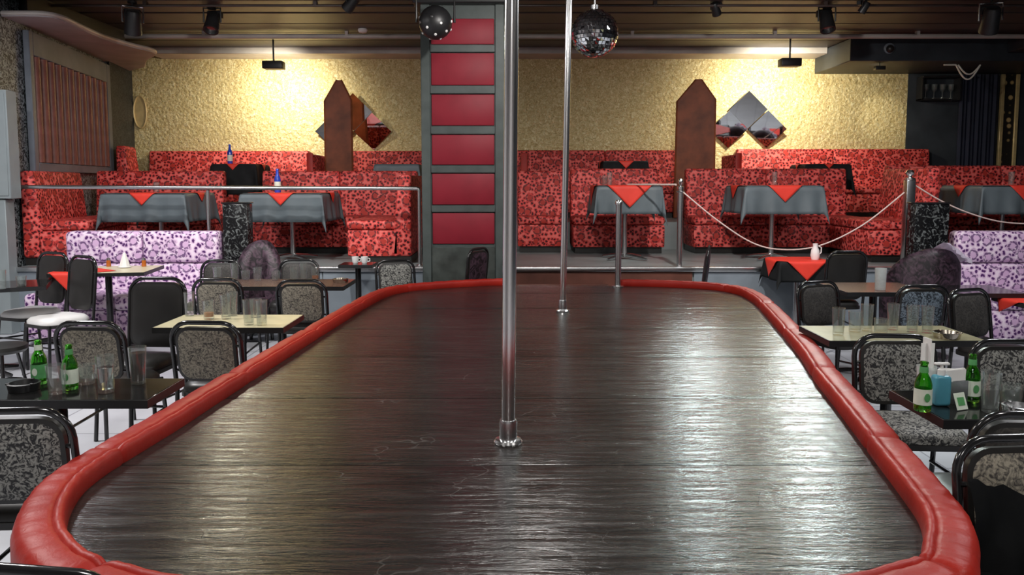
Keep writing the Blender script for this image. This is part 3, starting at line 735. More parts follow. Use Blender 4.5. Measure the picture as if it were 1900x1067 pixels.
def stub(px0, px1, y, label):
    a = at(px0, 420, y).x; b = at(px1, 420, y).x
    t = thing('partition', label, 'partition', ((a+b)/2, y, .002)); hw = (b-a)/2
    bm = B(); box(bm, -hw, hw, 0, .16, 0, 1.36, .01, 2); obj('panel', bm, M['glossy_damask'], t)
    bm = B(); box(bm, -hw-.008, hw+.008, -.008, .168, 1.36, 1.375, .004, 1); obj('cap', bm, M['black_tube'], t)
stub(413, 460, 7.93, 'glossy black patterned partition at the right end of the left lilac sofa')
stub(1697, 1761, 7.93, 'glossy black patterned partition at the left end of the right lilac sofa')

# ------------------------------------------------------------------ tables
def pedestal_table(label, x, y, rz, wx, wy, h, mtop, floor_z=.002, edge='black_plastic', group=None, col='black_tube'):
    t = thing('table', label, 'table', (x, y, floor_z), rz, group); h -= floor_z
    bm = B(); box(bm, -wx/2+.004, wx/2-.004, -wy/2+.004, wy/2-.004, h-.026, h, .003, 1); obj('table_top', bm, M[mtop], t)
    bm = B()
    for (a, b, c_, d) in ((-wx/2, wx/2, -wy/2, -wy/2+.0035), (-wx/2, wx/2, wy/2-.0035, wy/2), (-wx/2, -wx/2+.0035, -wy/2+.0036, wy/2-.0036), (wx/2-.0035, wx/2, -wy/2+.0036, wy/2-.0036)):
        box(bm, a, b, c_, d, h-.034, h-.001)
    obj('edge_band', bm, M[edge], t, smooth=False)
    bm = B(); tube(bm, [(0, 0, .03), (0, 0, h-.03)], .03, 14); obj('column', bm, M[col], t)
    bm = B(); lathe(bm, [(0, h-.05), (.10, h-.04), (.10, h-.027), (0, h-.027)], 16); obj('top_plate', bm, M[col], t)
    for a in range(4):
        r_ = min(.32, min(wx, wy)*.5); ca, sa = math.cos(a*PI/2+PI/4), math.sin(a*PI/2+PI/4)
        bm = B(); tube(bm, [(ca*.025, sa*.025, .05), (ca*r_*.6, sa*r_*.6, .035), (ca*r_, sa*r_, .015)], [.022, .018, .014], 8); obj('foot', bm, M[col], t)
    return t
def cloth(name, label, cat, x, y, z, hx, hy, side, rot, eps, m, rz=0, group=None, fold=.10, off=(0, 0)):
    N = 40; bm = B(); g = []
    sx, sy = (side if isinstance(side, tuple) else (side, side))
    for i in range(N+1):
        row = []
        for j in range(N+1):
            u0, v0 = (i/N-.5)*sx, (j/N-.5)*sy
            u = u0*math.cos(rot)-v0*math.sin(rot); v = u0*math.sin(rot)+v0*math.cos(rot)
            u += off[0]; v += off[1]
            qx, qy = max(-hx, min(hx, u)), max(-hy, min(hy, v)); du, dv = u-qx, v-qy; L = math.hypot(du, dv)
            if L < 1e-6: row.append(bm.verts.new((qx, qy, z+eps))); continue
            d = (du/L, dv/L); par = (qx*(1 if abs(dv) > 0 else 0) + qy*(1 if abs(du) > 0 else 0))
            corner = min(abs(du), abs(dv))/max(L, 1e-6)
            wob = math.sin(par*17+x*3)*.5+math.sin(par*29+y*2)*.5
            out = eps + min(L, .02)*.3 + L*(.07 + fold*wob*(1-corner) + .16*corner)
            row.append(bm.verts.new((qx+d[0]*out, qy+d[1]*out, z+eps-math.sqrt(max(0, L*L-(out-eps)**2)) )))
        g.append(row)
    for i in range(N):
        for j in range(N): bm.faces.new((g[i][j], g[i+1][j], g[i+1][j+1], g[i][j+1]))
    for v in bm.verts: pass
    bmesh.ops.transform(bm, matrix=Matrix.Identity(4), verts=bm.verts)
    o = obj(name, bm, m, ang=75); o.location = (x, y, 0); o.rotation_euler = (0, 0, rz)
    md = o.modifiers.new('thickness', 'SOLIDIFY'); md.thickness = .0015; md.offset = 0
    return tag(o, label, cat, group)
def dressed(px, y, topz, wx, wy, floor_z, where, under='grey_cloth', over=.15, hang=.32, rz=0, dark='grey'):
    x = at(px, 345, y).x
    pedestal_table('pedestal table under %s cloth %s' % (dark, where), x, y, rz, wx, wy, topz, 'table_black', floor_z, col='steel')
    cloth('tablecloth', '%s cloth draped over the table %s' % (dark, where), 'tablecloth', x, y, topz, wx/2, wy/2, (wx+2*hang, wy+2*hang), 0, .003, M[under], rz, 'draped tablecloths')
    if over:
        cloth('table_overlay', 'red cloth with hanging corner, table %s' % where, 'tablecloth', x, y, topz, wx/2+.012, wy/2+.012, (wy/2+over)*math.sqrt(2), PI/4, .007, M['red_cloth'], rz, 'red overlay cloths', .02)
    return x, y
dressed(296, 9.12, 1.455, .92, .86, P1+.002, 'at far left on the platform')
dressed(541, 9.12, 1.455, .90, .86, P1+.002, 'left of the pillar on the platform')
dressed(1160, 9.15, 1.54, .72, .70, P1+.002, 'on the platform right of the second pole', over=.26, hang=.32)
dressed(1434, 9.15, 1.54, .86, .80, P1+.002, 'behind the sagging rope', over=.20)
dressed(1862, 9.15, 1.54, .98, .84, P1+.002, 'at the far right on the platform', over=.22)
dressed(448, 11.05, 1.83, .60, .60, P2+.002, 'on the upper tier at left', 'black_cloth', .10, .42, dark='black')
dressed(1155, 11.1, 1.87, .60, .60, P2+.002, 'on the upper tier behind the short bench', 'black_cloth', .12, .35, dark='black')
dressed(1520, 11.1, 1.83, .60, .60, P2+.002, 'on the upper tier behind the roped-off booth', 'black_cloth', .08, .35, dark='black')
dressed(742, 11.1, 1.83, .60, .60, P2+.002, 'on the upper tier beside the pillar', 'grey_cloth', 0, .22, dark='slate')
# hall tables
TH = .74
pedestal_table('black glossy table with green bottles at left front beside the stage', -1.84, 3.11, 0, .88, .34, TH, 'table_black')
pedestal_table('cream-topped table with many glasses left of the stage', -1.70, 4.68, 0, .76, .45, TH, 'table_cream')
pedestal_table('dark table with glasses near the left far corner of the stage', -1.93, 6.50, 0, 1.14, .50, TH, 'table_brown')
pedestal_table('thin black table cut off by the left edge of the photo', -4.32, 6.32, .45, .95, .55, TH, 'table_black')
pedestal_table('cream table with red cloth before the left lilac sofa', -3.70, 7.12, .15, .80, .62, .785, 'table_cream')
pedestal_table('small black table with white cups below the platform left of the pillar', -1.56, 7.88, 0, .34, .30, .76, 'table_black')
pedestal_table('black table with green bottles and napkins at right front beside the stage', 1.92, 2.89, 0, .80, .40, TH, 'table_black')
pedestal_table('olive-topped table with glasses right of the stage', 2.10, 4.30, 0, .84, .44, TH, 'table_olive')
pedestal_table('brown table with a frosted candle glass right of the stage', 2.90, 6.22, 0, .68, .60, TH, 'table_brown')
pedestal_table('black table with dark top beside the black chair at right', 3.62, 6.10, 0, .56, .50, TH, 'table_black')
x, y = dressed(1484, 7.85, .80, .50, .48, .002, 'on the hall floor below the rope', 'black_cloth', .20, .20, dark='black')
pedestal_table('black-clothed table at the right edge with red cloth', 4.02, 5.72, 0, .62, .55, .70, 'table_black')
cloth('table_overlay', 'red cloth hanging from the table cut off at the right edge', 'tablecloth', 4.02, 5.72, .70, .315, .28, (.62, .62), .5, .004, M['red_cloth'], 0, 'red overlay cloths')
cloth('tablecloth', 'small red cloth hanging off the corner of the cream table by the left lilac sofa', 'tablecloth', -3.70, 7.12, .785, .405, .315, (.46, .46), .75, .004, M['red_cloth'], .15, None, .05, (-.20, -.16))
pedestal_table('cream table in front of the right lilac sofa', 5.25, 7.12, 0, .70, .60, .78, 'table_cream')

# ------------------------------------------------------------------ chairs
def rr_arch(wd, z0, z1, y0, y1, r, n=6):
    p = [(-wd/2, y0, z0)]
    f = lambda z: y0+(y1-y0)*(z-z0)/(z1-z0)
    for i in range(n+1):
        a = PI - PI/2*i/n; p.append((-wd/2+r+r*math.cos(a), f(z1-r+r*math.sin(a)), z1-r+r*math.sin(a)))
    for i in range(n+1):
        a = PI/2 - PI/2*i/n; p.append((wd/2-r+r*math.cos(a), f(z1-r+r*math.sin(a)), z1-r+r*math.sin(a)))
    p.append((wd/2, y0, z0)); return p
def make_chair(pad, seat, H=.84, W=.405, padw=.30, tube_r=.0125):
    """faces +y, backrest top at y = -0.24"""
    t = thing('chair', 'chair', 'chair', (0, 0, .002), 0, 'black tube-framed chairs in the hall')
    tb = M['black_tube']
    bm = B(); tube(bm, rr_arch(W-.025, .44, H-tube_r, -.19, -.245, .10), tube_r, 10); obj('back_frame', bm, tb, t)
    for s in (-1, 1):
        bm = B(); tube(bm, [(s*(W/2-.0125), -.19, .445), (s*(W/2-.0125), -.20, .30), (s*(W/2-.005), -.235, 0)], tube_r, 8); obj('leg', bm, tb, t)
        bm = B(); tube(bm, [(s*(W/2-.03), .17, .43), (s*(W/2-.02), .185, .25), (s*(W/2-.01), .20, 0)], tube_r, 8); obj('leg', bm, tb, t)
        bm = B(); tube(bm, [(s*(W/2-.022), -.205, .22), (s*(W/2-.022), .18, .24)], .008, 6); obj('stretcher', bm, tb, t)
    bm = B(); tube(bm, [(-W/2+.02, .182, .25), (W/2-.02, .182, .25)], .008, 6); obj('stretcher', bm, tb, t)
    z0, z1 = .50, H-.035
    tilt = math.atan2(.055, H-.44)
    Mx = Matrix.Translation((0, -.19-.055*((z0+z1)/2-.44)/(H-.44), (z0+z1)/2)) @ Matrix.Rotation(PI/2+tilt, 4, 'X')
    # padded panel with rounded outline, domed on both faces
    for nm, wd, ht, th, dome, mt, rad in (('pad_border', padw+.03, z1-z0, .030, 0, M['black_vinyl'], .075), ('back_pad', padw, z1-z0-.03, .036, .011, M[pad], .065)):
        bm = B(); out = rrect(wd, ht, rad, 5); k = len(out); rings = []
        for sc, zz in ((.0, th/2+dome), (.55, th/2+dome*.8), (.88, th/2+dome*.25), (1, th/2-.004), (1, -th/2+.004), (.88, -th/2-dome*.25), (.55, -th/2-dome*.8), (.0, -th/2-dome)):
            if sc == 0: rings.append([bm.verts.new((0, 0, zz))])
            else: rings.append([bm.verts.new((a*sc, b*sc, zz)) for a, b in out])
        for A, Bq in zip(rings, rings[1:]):
            for j in range(k):
                q = []
                for v in (A[j % len(A)], A[(j+1) % len(A)], Bq[(j+1) % len(Bq)], Bq[j % len(Bq)]):
                    if v not in q: q.append(v)
                bm.faces.new(q)
        bmesh.ops.transform(bm, matrix=Mx, verts=bm.verts); obj(nm, bm, mt, t, ang=60)
    for zz in (.56, H-.14):
        yy = -.19-.055*(zz-.44)/(H-.44)
        bm = B(); tube(bm, [(-W/2+.012, yy, zz), (W/2-.012, yy, zz)], .008, 6); obj('pad_bracket', bm, tb, t)
    bm = B(); prism(bm, rrect(W-.01, .40, .09), .405, .43, Matrix.Translation((0, 0, 0))); obj('seat_pan', bm, M['black_vinyl'], t, ang=50)
    bm = B(); out = rrect(W-.02, .39, .10); k = len(out); rings = []
    for sc, zz in ((.0, .492), (.6, .489), (.88, .478), (1, .455), (1, .431), (0, .431)):
        rings.append([bm.verts.new((0, 0, zz))] if sc == 0 else [bm.verts.new((a*sc, b*sc, zz)) for a, b in out])
    for A, Bq in zip(rings, rings[1:]):
        for j in range(k):
            q = []
            for v in (A[j % len(A)], A[(j+1) % len(A)], Bq[(j+1) % len(Bq)], Bq[j % len(Bq)]):
                if v not in q: q.append(v)
            bm.faces.new(q)
    obj('seat', bm, M[seat], t, ang=60)
    return Proto(t)
silver = make_chair('pad_silver', 'pad_silver'); beige = make_chair('pad_beige', 'black_vinyl'); darkc = make_chair('pad_dark', 'black_vinyl')
silverb = make_chair('pad_silver', 'black_vinyl')
bluec = make_chair('pad_blue', 'black_vinyl'); highw = make_chair('black_vinyl', 'white_vinyl', .96, .38, .27); plumc = make_chair('plum', 'plum', .96, .38, .30)
highb = make_chair('black_vinyl', 'black_vinyl', .96, .40, .32)
def chair(proto, x, ytop, face, label, g=None):
    """(x, ytop) is where the top of the backrest is; face = heading of the sitter in degrees, 0 = away from the camera"""
    a = math.radians(face); off = .24
    cx = x - off*math.sin(a)*-1*-1 if False else x + (-math.sin(a))*off
    cy = ytop + math.cos(a)*off
    return proto.place((cx, cy, .002), a, label)
chair(silverb, -1.64, 2.50, 4, 'silver-black damask chair cut off at the left edge, nearest the red rim')
chair(silver, -.91, 1.43, 172, 'black chair top peeking in at the bottom left corner')
chair(beige, -2.26, 4.12, -3, 'beige damask chair behind the left table of green bottles')
chair(beige, -1.64, 4.12, -4, 'beige damask chair pushed to the cream-topped table next to the red rim')
chair(highb, -2.32, 5.08, 176, 'tall black chair at the left end of the cream-topped table')
chair(beige, -2.29, 6.02, 0, 'grey-beige chair behind the glasses of the cream-topped table, left of two')
chair(beige, -1.61, 5.92, 0, 'grey-beige chair behind the cream-topped table, beside the stage rim')
chair(darkc, -2.80, 7.48, 178, 'dark chair at the far side of the left hall, before the lilac sofa end')
chair(darkc, -2.06, 7.52, 180, 'dark framed chair facing the stage below the platform rail')
chair(silver, -1.13, 7.50, 205, 'light grey patterned chair between the platform rail post and pillar')
chair(highw, -4.10, 6.95, 160, 'high black chair with white seat cut off by the left edge')
chair(highw, -3.64, 6.60, 152, 'high black chair with white seat beside the red-clothed cream table')
# jacket left on the seat of that chair, leaning against its back
bm = B(); g = []
for i in range(17):
    u = i/16; x = 1.275+.42*u; zt = .745-.10*u+.008*math.sin(i*1.9); row = []
    for j in range(9):
        v = j/8; z = zt+(.497-zt)*v
        row.append(bm.verts.new((x+.01*math.sin(v*5), 2.125-.06*v-.018*math.sin(u*19+v*3)*(.3+.7*v), z)))
    for k, (dy, z) in enumerate(((.10, .498), (.22, .505), (.27, .497))): row.append(bm.verts.new((x-.02*k, 2.065-dy-.01*math.sin(u*15+k), z+.012*(1+math.sin(u*13+k)))))
    g.append(row)
for i in range(16):
    for j in range(len(g[0])-1): bm.faces.new((g[i][j], g[i+1][j], g[i+1][j+1], g[i][j+1]))
bmesh.ops.solidify(bm, geom=list(bm.faces), thickness=.014)
tag(obj('jacket', bm, M['black_cloth'], ang=80), 'black jacket heaped on the large patterned chair at lower right', 'jacket')
chair(darkc, 2.30, 5.84, -160, 'grey-brown chair turned to the olive-topped table beside the far stage corner')
chair(silver, 1.86, 3.75, 176, 'silver-black patterned chair between olive table and right bottles')
chair(silver, 2.34, 3.62, 180, 'silver-black patterned chair behind the right green bottle and tumbler')
chair(beige, 1.475, 2.22, 184, 'large patterned chair back cut off at the lower right, nearest the camera')
chair(darkc, 1.68, 2.46, -2, 'black chair frame behind the large patterned chair at lower right')
chair(bluec, 2.98, 5.62, 0, 'blue-grey patterned chair between the brown and black tables')
chair(darkc, 3.18, 5.40, 200, 'black padded chair right of the blue-grey chair')
chair(highb, 3.06, 7.10, 4, 'tall black chair with its back to the stage by the red-clothed table')
chair(plumc, 1.95, 7.72, 75, 'plum patterned chair seen from the side below the rope post')
chair(plumc, -.32, 7.42, 60, 'plum patterned chair tucked against the pillar foot')
chair(highb, 5.0, 6.72, 0, 'black chair in front of the right lilac sofa')
# plum armchairs
def armchair(x, y, rz, wd, label):
    t = thing('armchair', label, 'armchair', (x, y, .002), rz, 'plum armchairs')
    n = 14; pts = []
    for i in range(n+1):
        a = PI*(-.08) + PI*1.16*i/n; pts.append((wd*.42*math.cos(a), -wd*.40*math.sin(a), 0))
    bm = B(); rings = []
    for i, p in enumerate(pts):
        k = math.sin(PI*i/n); top = .62+.38*k**.7; d = Vector(p).normalized()*.07
        p = Vector(p)
        rings.append([bm.verts.new(p+d*a+Vector((0, 0, z))) for a, z in ((-.9, .12), (1, .12), (1.15, .5), (1.1, top-.06), (.6, top), (-.5, top), (-1, top-.07), (-1, .5))])
    for A, Bq in zip(rings, rings[1:]):
        for j in range(8): bm.faces.new((A[j], A[(j+1) % 8], Bq[(j+1) % 8], Bq[j]))
    bm.faces.new(rings[0]); bm.faces.new(list(reversed(rings[-1])))
    obj('shell', bm, M['plum'], t, ang=70)
    bm = B(); box(bm, -wd*.33, wd*.33, -wd*.26, wd*.28, .12, .44, .06, 3); obj('seat', bm, M['plum'], t)
    for sx in (-1, 1):
        for sy in (-1, 1):
            bm = B(); tube(bm, [(sx*wd*.28, sy*wd*.22, .13), (sx*wd*.30, sy*wd*.24, 0)], .018, 8); obj('leg', bm, M['black_tube'], t)
    return t
armchair(3.70, 7.05, 0, .60, 'plum swirl armchair at the foot of the right black partition')
armchair(-2.52, 7.16 + .52, PI, .36, 'plum armchair at the foot of the left black partition')
bm = B(); N = 14
g = []
for i in range(N+1):
    row = []
    for j in range(8):
        a = -1.2+2.4*j/7; s = (i/N-.5)*.36; r_ = .088+.012*math.sin(i*1.7)+.006*math.sin(j*2+i)
        row.append(bm.verts.new((s, r_*math.sin(a), r_*math.cos(a)+.0)))
    g.append(row)
for i in range(N):
    for j in range(7): bm.faces.new((g[i][j], g[i+1][j], g[i+1][j+1], g[i][j+1]))
bmesh.ops.solidify(bm, geom=list(bm.faces), thickness=.02)
o = tag(obj('folded_throw', bm, M['lilac_cloth'], ang=80), 'pale lilac fleece laid over the arm of the right plum armchair', 'throw'); o.location = (3.84, 6.77, .90); o.rotation_euler = (0, .45, .5)
# low stool at the left edge
t = thing('stool', 'round black stool at the left edge of the hall', 'stool', (on(2, 640, .45).x, on(2, 640, .45).y, .002))
bm = B(); lathe(bm, [(0, .40), (.15, .40), (.165, .42), (.16, .445), (.10, .455), (0, .457)], 24); obj('seat', bm, M['black_vinyl'], t)
for a in range(4):
    bm = B(); tube(bm, [(.09*math.cos(a*PI/2+.6), .09*math.sin(a*PI/2+.6), .40), (.17*math.cos(a*PI/2+.6), .17*math.sin(a*PI/2+.6), 0)], .011, 8); obj('leg', bm, M['black_tube'], t)
bm = B(); tube(bm, [(.135*math.cos(a*PI/10), .135*math.sin(a*PI/10), .18) for a in range(20)], .007, 6, True); obj('foot_ring', bm, M['black_tube'], t)

# ------------------------------------------------------------------ rails, posts, ropes
t = thing('hand_rail', 'pale metal hand rail along the left platform edge', 'railing', (0, 8.26, P1))
xa, xb = -5.20, at(778, 352, 8.26).x; zr = 1.515-P1
bm = B(); tube(bm, [(xa, 0, zr+.015), (xb-.03, 0, zr), (xb-.008, 0, zr-.006), (xb, 0, zr-.03)], .021, 12); obj('top_rail', bm, M['steel'], t)
for x in (at(387, 400, 8.26).x, xb):
    bm = B(); tube(bm, [(x, 0, .018), (x, 0, zr-.02)], .02, 12); obj('post', bm, M['steel'], t)
    bm = B(); lathe(bm, [(0, .017), (.045, .017), (.045, .024), (.022, .03), (0, .03)], 16, (x, 0, 0)); obj('base_flange', bm, M['steel'], t)
def rope_post(px, y, z1, r, label, square=False):
    x = at(px, 400, y).x
    t = thing('rope_post', label, 'post', (x, y, P1+.016 if y < 8.21 else P1+.002), 0, 'rope posts on the right platform edge'); H = z1-P1
    bm = B()
    if square: box(bm, -r, r, -r, r, .0, H-.09, .006, 2)
    else: tube(bm, [(0, 0, 0), (0, 0, H-.09)], r, 16)
    obj('shaft', bm, M['steel'], t)
    bm = B(); lathe(bm, [(0, H-.09), (r*1.2, H-.09), (r*1.2, H-.07), (r*.5, H-.06), (r*.5, H-.045), (r*.85, H-.03), (r*.95, H-.01), (r*.6, H+.015), (0, H+.02)], 16); obj('finial', bm, M['chrome'], t)
    bm = B(); tube(bm, [(.035*math.cos(a*PI/8)+r*.0, .035*math.sin(a*PI/8), H-.12) for a in range(16)], .007, 6, True)
    obj('rope_ring', bm, M['chrome'], t)
    return x
rx1 = rope_post(1262, 8.26, 1.60, .030, 'slim steel rope post at the left end of the sagging rope')
rx2 = rope_post(1685, 8.26, 1.69, .046, 'stout square rope post between the two ropes at right', True)
def rope(pts, label):
    bm = B(); tube(bm, smoothpath(pts, 6), .0075, 8); tag(obj('barrier_rope', bm, M['rope']), label, 'rope', 'pale barrier ropes')
p = lambda px, py: tuple(at(px, py, 8.24))
rope([p(1268, 357), p(1330, 408), p(1395, 450), p(1450, 463), p(1520, 456), p(1600, 418), p(1678, 357)], 'pale rope sagging between the two posts right of the poles')
rope([p(1692, 340), p(1745, 372), p(1800, 396), p(1860, 412), p(1930, 416)], 'pale rope sagging from the stout post to the right edge')
bm = B(); tube(bm, [(at(1165, 342, 8.9).x, 8.9, 1.555), (rx1-.04, 8.3, 1.555)], .010, 8); tag(obj('thin_bar', bm, M['rope']), 'thin pale bar reaching from the table to the slim rope post', 'bar')

# ------------------------------------------------------------------ bottles, glasses and small table things
def mk_tumbler(h, r0, r1, m='glass'):
    t = thing('tumbler', 'glass', 'glass', (0, 0, 0))
    bm = B(); lathe(bm, [(0, 0), (r0, 0), (r0+.001, .004), (r1, h), (r1-.0025, h), (r0-.002, .014), (0, .014)], 18); obj('glass_wall', bm, M[m], t)
    return t
def fill(t, h, r0, r1, H, m):
    f = lambda z: r0-.003+(r1-r0)*z/H
    bm = B(); lathe(bm, [(0, .0145), (f(.0145), .0145), (f(h), h), (0, h)], 18); obj('drink', bm, M[m], t)
P_tall = Proto(mk_tumbler(.150, .027, .034)); P_mid = Proto(mk_tumbler(.115, .030, .037)); P_short = Proto(mk_tumbler(.08, .033, .039))
P_frost = Proto(mk_tumbler(.17, .038, .044, 'frost'))
tc = mk_tumbler(.155, .027, .036); fill(tc, .13, .027, .036, .155, 'cola'); P_cola = Proto(tc)
tc = mk_tumbler(.15, .029, .035); fill(tc, .10, .029, .035, .15, 'water'); P_water = Proto(tc)
tc = mk_tumbler(.115, .030, .037); fill(tc, .04, .030, .037, .115, 'amber'); P_amber = Proto(tc)
def mk_bottle(m, label_m, lab2=None, H=.182, r=.030):
    t = thing('bottle', 'bottle', 'bottle', (0, 0, 0))
    bm = B(); lathe(bm, [(0, 0), (r*.92, 0), (r, .006), (r, H*.55), (r*.82, H*.66), (r*.48, H*.76), (r*.42, H*.95), (r*.50, H*.955), (r*.50, H*.985), (r*.44, H), (r*.34, H), (r*.34, H*.78), (r*.70, H*.65), (r*.88, H*.54), (r*.88, .012), (0, .012)], 20); b = obj('glass_wall', bm, M[m], t)
    bm = B(); lathe(bm, [(r+.0006, H*.14), (r+.0012, H*.14), (r+.0012, H*.46), (r+.0006, H*.46)], 20); obj('label', bm, M[label_m], t)
    if lab2:
        bm = B(); prism(bm, [(.011*math.cos(a*PI/8), .016*math.sin(a*PI/8)) for a in range(16)], 0, .0006, Matrix.Translation((0, -r-.0014, H*.30)) @ Matrix.Rotation(PI/2, 4, 'X')); obj('label_emblem', bm, M[lab2], t)
        bm = B(); lathe(bm, [(r*.44, H*.78), (r*.52, H*.78), (r*.47, H*.9), (r*.43, H*.9)], 18); obj('neck_label', bm, M[lab2], t)
    return Proto(t)
P_green = mk_bottle('glass_green', 'label_green', 'label_white'); P_green2 = mk_bottle('glass_green', 'label_white', 'label_green'); P_blue = mk_bottle('glass_blue', 'label_white', None, .27, .036)
def put(proto, px, py, h, label, g, rz=0):
    q = on(px, py, h); return proto.place((q.x, q.y, h+.0012), rz, label, g)
G = 'glasses on the hall tables'; GB = 'green beer bottles'
put(P_green, 74, 712, TH, 'green beer bottle with green label, leftmost on the left front table', GB)
put(P_green2, 131, 722, TH, 'green beer bottle with pale label on the left front table', GB)
put(P_mid, 106, 730, TH, 'clear tumbler between the two green bottles at left', G)
put(P_water, 197, 728, TH, 'water glass with lid of light on the left front table', G)
put(P_cola, 257, 712, TH, 'tall glass of dark cola on the left front table beside the stage', G)
put(P_short, 160, 712, TH, 'short clear glass behind the bottles on the left front table', G)
for px, py, pr, lab in ((352, 586, P_tall, 'leftmost tall glass on the cream-topped table'), (388, 592, P_amber, 'glass with an amber remnant on the cream-topped table'), (420, 592, P_tall, 'tall glass right of the amber one on the cream-topped table'),
                        (432, 586, P_tall, 'tall glass at the back middle of the cream-topped table'), (462, 603, P_tall, 'front tall glass near the right end of the cream-topped table'), (486, 604, P_tall, 'rightmost tall glass on the cream-topped table'), (475, 589, P_mid, 'rear glass near the right end of the cream-topped table')):
    put(pr, px, py, TH, lab, G)
for px, py, pr, lab in ((404, 521, P_mid, 'leftmost clear glass on the far dark table left of the stage'), (436, 520, P_tall, 'second clear glass on the far dark table left of the stage'), (456, 519, P_short, 'short glass on the far dark table left of the stage'), (478, 521, P_mid, 'middle clear glass on the far dark table left of the stage'),
                        (512, 520, P_short, 'low glass right of middle on the far dark table'), (545, 522, P_mid, 'clear glass third from right on the far dark table'), (563, 521, P_tall, 'taller glass second from right on the far dark table'), (585, 520, P_amber, 'rightmost yellowish glass on the far dark table')):
    put(pr, px, py, TH, lab, G)
put(P_tall, 4, 536, TH, 'tall glass on the table at the left edge', G); put(P_short, 40, 531, TH, 'short glass on the table at the left edge', G)
for px, py, pr, lab in ((1555, 622, P_tall, 'leftmost tall glass on the olive table'), (1586, 616, P_mid, 'second glass from left on the olive table'), (1608, 614, P_tall, 'tall glass third from left on the olive table'), (1634, 618, P_short, 'short glass in the middle of the olive table'),
                        (1656, 612, P_tall, 'flared tall glass at the middle of the olive table'), (1692, 616, P_tall, 'tall glass second from right on the olive table'), (1720, 618, P_tall, 'rightmost tall glass on the olive table')):
    put(pr, px, py, TH, lab, G)
put(P_frost, 1633, 538, TH, 'tall frosted candle glass on the brown table right of the stage', G)
put(P_green2, 1711, 762, TH, 'green beer bottle with pale label, left on the right front table', GB)
put(P_green2, 1801, 745, TH, 'green beer bottle with pale label behind the tumbler at right front', GB)
put(P_tall, 1836, 764, TH, 'clear tumbler beside the green bottle on the right front table', G)
put(P_short, 1876, 752, TH, 'short glass at the right end of the right front table', G)
P_blue.place((at(515, 340, 9.0).x, 9.0, 1.464), 0, 'cobalt blue bottle on the grey-clothed table left of the pillar', 'blue bottles')
q = at(427, 300, 11.0); P_blue.place((q.x, 11.0, 1.8395), 0, 'cobalt blue bottle on the black-clothed upper table at left', 'blue bottles')
for px, y, z, pr, lab in ((290, 8.95, 1.463, P_mid, 'glass on the leftmost grey-clothed table'), (1122, 9.1, 1.5435, P_mid, 'left glass on the table right of the second pole'), (1131, 9.0, 1.5435, P_tall, 'right glass on the table right of the second pole'), (1437, 9.0, 1.548, P_tall, 'glass on the table behind the sagging rope'), (1876, 9.0, 1.548, P_tall, 'glass on the rightmost grey-clothed table')):
    pr.place((at(px, 340, y).x, y, z+.001), 0, lab, 'glasses on the platform tables')
def ashtray(px, py, h, label, m='ash', s=1):
    q = on(px, py, h); t = thing('ashtray', label, 'ashtray', (q.x, q.y, h+.001), 0, 'ashtrays')
    bm = B(); lathe(bm, [(0, 0), (.05*s, 0), (.055*s, .03), (.048*s, .032), (.042*s, .008), (0, .008)], 20); obj('bowl', bm, M[m], t)
    for a in range(3):
        bm = B(); box(bm, -.006, .006, .044*s, .058*s, .028, .034, .002, 1, None); bmesh.ops.rotate(bm, cent=(0, 0, 0), matrix=Matrix.Rotation(a*2.09, 3, 'Z'), verts=bm.verts); obj('rest', bm, M[m], t)
ashtray(1756, 627, TH, 'metal ashtray at the right end of the olive table', 'ash', 1.3)
ashtray(45, 724, TH, 'black ashtray at the left end of the left front table', 'black_plastic', 1.1)
ashtray(632, 524, TH, 'metal ashtray on the far dark table beside the stage rim', 'ash', 1.2)
ashtray(1890, 768, TH, 'bright metal ashtray at the right edge on the front table', 'steel', 1)
# napkin holder with napkins, turquoise dispenser, card
q = on(1768, 748, TH)
t = thing('napkin_holder', 'chrome napkin holder on the right front table', 'napkin holder', (q.x, q.y, TH+.001), .2)
for s in (-1, 1):
    bm = B(); box(bm, -.045, .045, s*.02-.001, s*.02+.001, .0, .09, .0005, 1); obj('plate', bm, M['steel'], t)
bm = B(); box(bm, -.045, .045, -.021, .021, 0, .004); obj('base', bm, M['steel'], t)
for k in range(5):
    bm = B(); box(bm, -.05, .05, -.001, .001, .006, .13, 0, 1, Matrix.Rotation(random.uniform(-.15, .15), 4, 'Y')); o = obj('napkin', bm, M['white_napkin'], t, smooth=False); o.location = (random.uniform(-.01, .01), -.012+k*.006, 0)
q = on(1744, 752, TH)
t = thing('dispenser_bottle', 'turquoise bottle between the napkins and the green bottle', 'bottle', (q.x, q.y, TH+.001))
bm = B(); box(bm, -.030, .030, -.024, .024, 0, .115, .012, 3); obj('body', bm, M['blue_box'], t)
bm = B(); lathe(bm, [(0, .115), (.014, .115), (.014, .135), (.006, .14), (.006, .155), (0, .155)], 14); obj('pump', bm, M['white_vinyl'], t)
bm = B(); box(bm, -.028, .028, -.008, .008, .152, .162, .003, 1); obj('spout', bm, M['white_vinyl'], t)
q = on(1730, 742, TH)
t = thing('napkin_stack', 'white crumpled napkins in a tall glass behind the green bottle at right', 'napkins', (q.x, q.y+.05, TH+.001))
bm = B(); lathe(bm, [(0, 0), (.030, 0), (.037, .12), (.035, .12), (.027, .01), (0, .01)], 16); obj('cup', bm, M['frost'], t)
for k in range(4):
    a = k*1.6; bm = B(); box(bm, -.026, .026, -.001, .001, .02, .21+.02*(k % 2), 0, 1, Matrix.Rotation(.18*math.sin(a*2), 4, 'Y') @ Matrix.Rotation(a, 4, 'Z')); obj('napkin', bm, M['white_napkin'], t, smooth=False)
q = on(1773, 756, TH)
t = thing('table_card', 'small tilted pale green card on the right front table', 'card', (q.x, q.y-.03, TH+.001), .35)
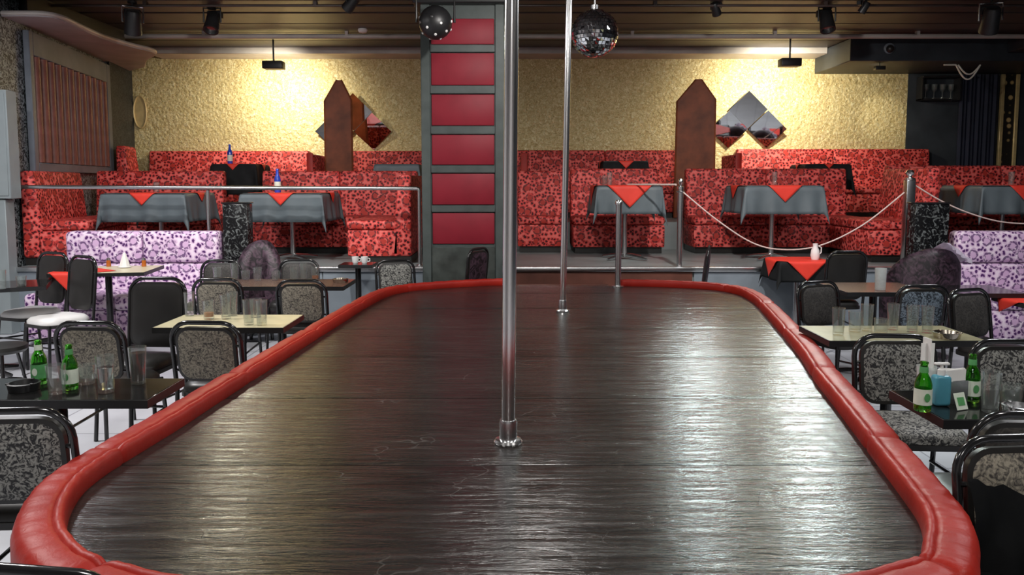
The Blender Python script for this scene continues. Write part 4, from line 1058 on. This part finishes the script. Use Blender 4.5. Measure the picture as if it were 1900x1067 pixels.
bm = B(); box(bm, -.026, .026, -.001, .001, .0, .062, 0, 1, Matrix.Rotation(-.35, 4, 'X')); obj('card_face', bm, M['label_white'], t, smooth=False)
bm = B(); box(bm, -.016, .016, -.0028, -.0012, .016, .046, 0, 1, Matrix.Rotation(-.35, 4, 'X')); obj('print_block', bm, M['label_green'], t, smooth=False)
# white cups, folded napkins, candle
for k, px in enumerate((659, 676)):
    q = on(px, 474, .76)
    t = thing('cup', 'white cup on the small black table, %s of two' % ('left', 'right')[k], 'cup', (at(px, 470, 7.86).x, 7.86, .7612), 0, 'white cups')
    bm = B(); lathe(bm, [(0, 0), (.022, 0), (.032, .02), (.036, .07), (.033, .07), (.028, .02), (0, .008)], 16); obj('bowl', bm, M['white_vinyl'], t)
    bm = B(); tube(bm, [(.033, 0, .055), (.055, 0, .05), (.055, 0, .025), (.031, 0, .02)], .005, 6); obj('handle', bm, M['white_vinyl'], t)
for px, lab in ((226, 'white folded napkin cone on the cream table by the left lilac sofa'),):
    c = at(px, 480, 7.2); t = thing('napkin_cone', lab, 'napkin', (c.x, 7.25, .7915))
    bm = B(); lathe(bm, [(0, .0), (.05, .0), (.035, .06), (.012, .13), (0, .14)], 8); obj('cone', bm, M['white_napkin'], t, smooth=False)
    bm = B(); lathe(bm, [(.051, .0), (.056, .0), (.053, .012), (.049, .012)], 16); obj('fold_ring', bm, M['white_napkin'], t)
for px, lab in ((196, 'small brown shaker left on the cream table by the left lilac sofa'), (262, 'small shaker right on the cream table by the left lilac sofa')):
    c = at(px, 480, 7.3); t = thing('shaker', lab, 'shaker', (c.x, 7.35, .786), 0, 'shakers')
    bm = B(); lathe(bm, [(0, 0), (.02, 0), (.022, .01), (.018, .06), (0, .06)], 12); obj('body', bm, M['amber'], t)
    bm = B(); lathe(bm, [(0, .06), (.019, .06), (.017, .08), (0, .085)], 12); obj('cap', bm, M['steel'], t)
c = at(1511, 470, 7.82)
t = thing('white_jug', 'white jug on the red-clothed table below the rope', 'jug', (c.x, 7.8, .8085))
bm = B(); lathe(bm, [(0, 0), (.035, 0), (.045, .04), (.040, .09), (.022, .13), (.026, .16), (.022, .16), (.018, .13), (0, .10)], 16); obj('body', bm, M['white_vinyl'], t)
bm = B(); tube(bm, [(.024, 0, .14), (.06, 0, .12), (.06, 0, .07), (.042, 0, .05)], .006, 6); obj('handle', bm, M['white_vinyl'], t)
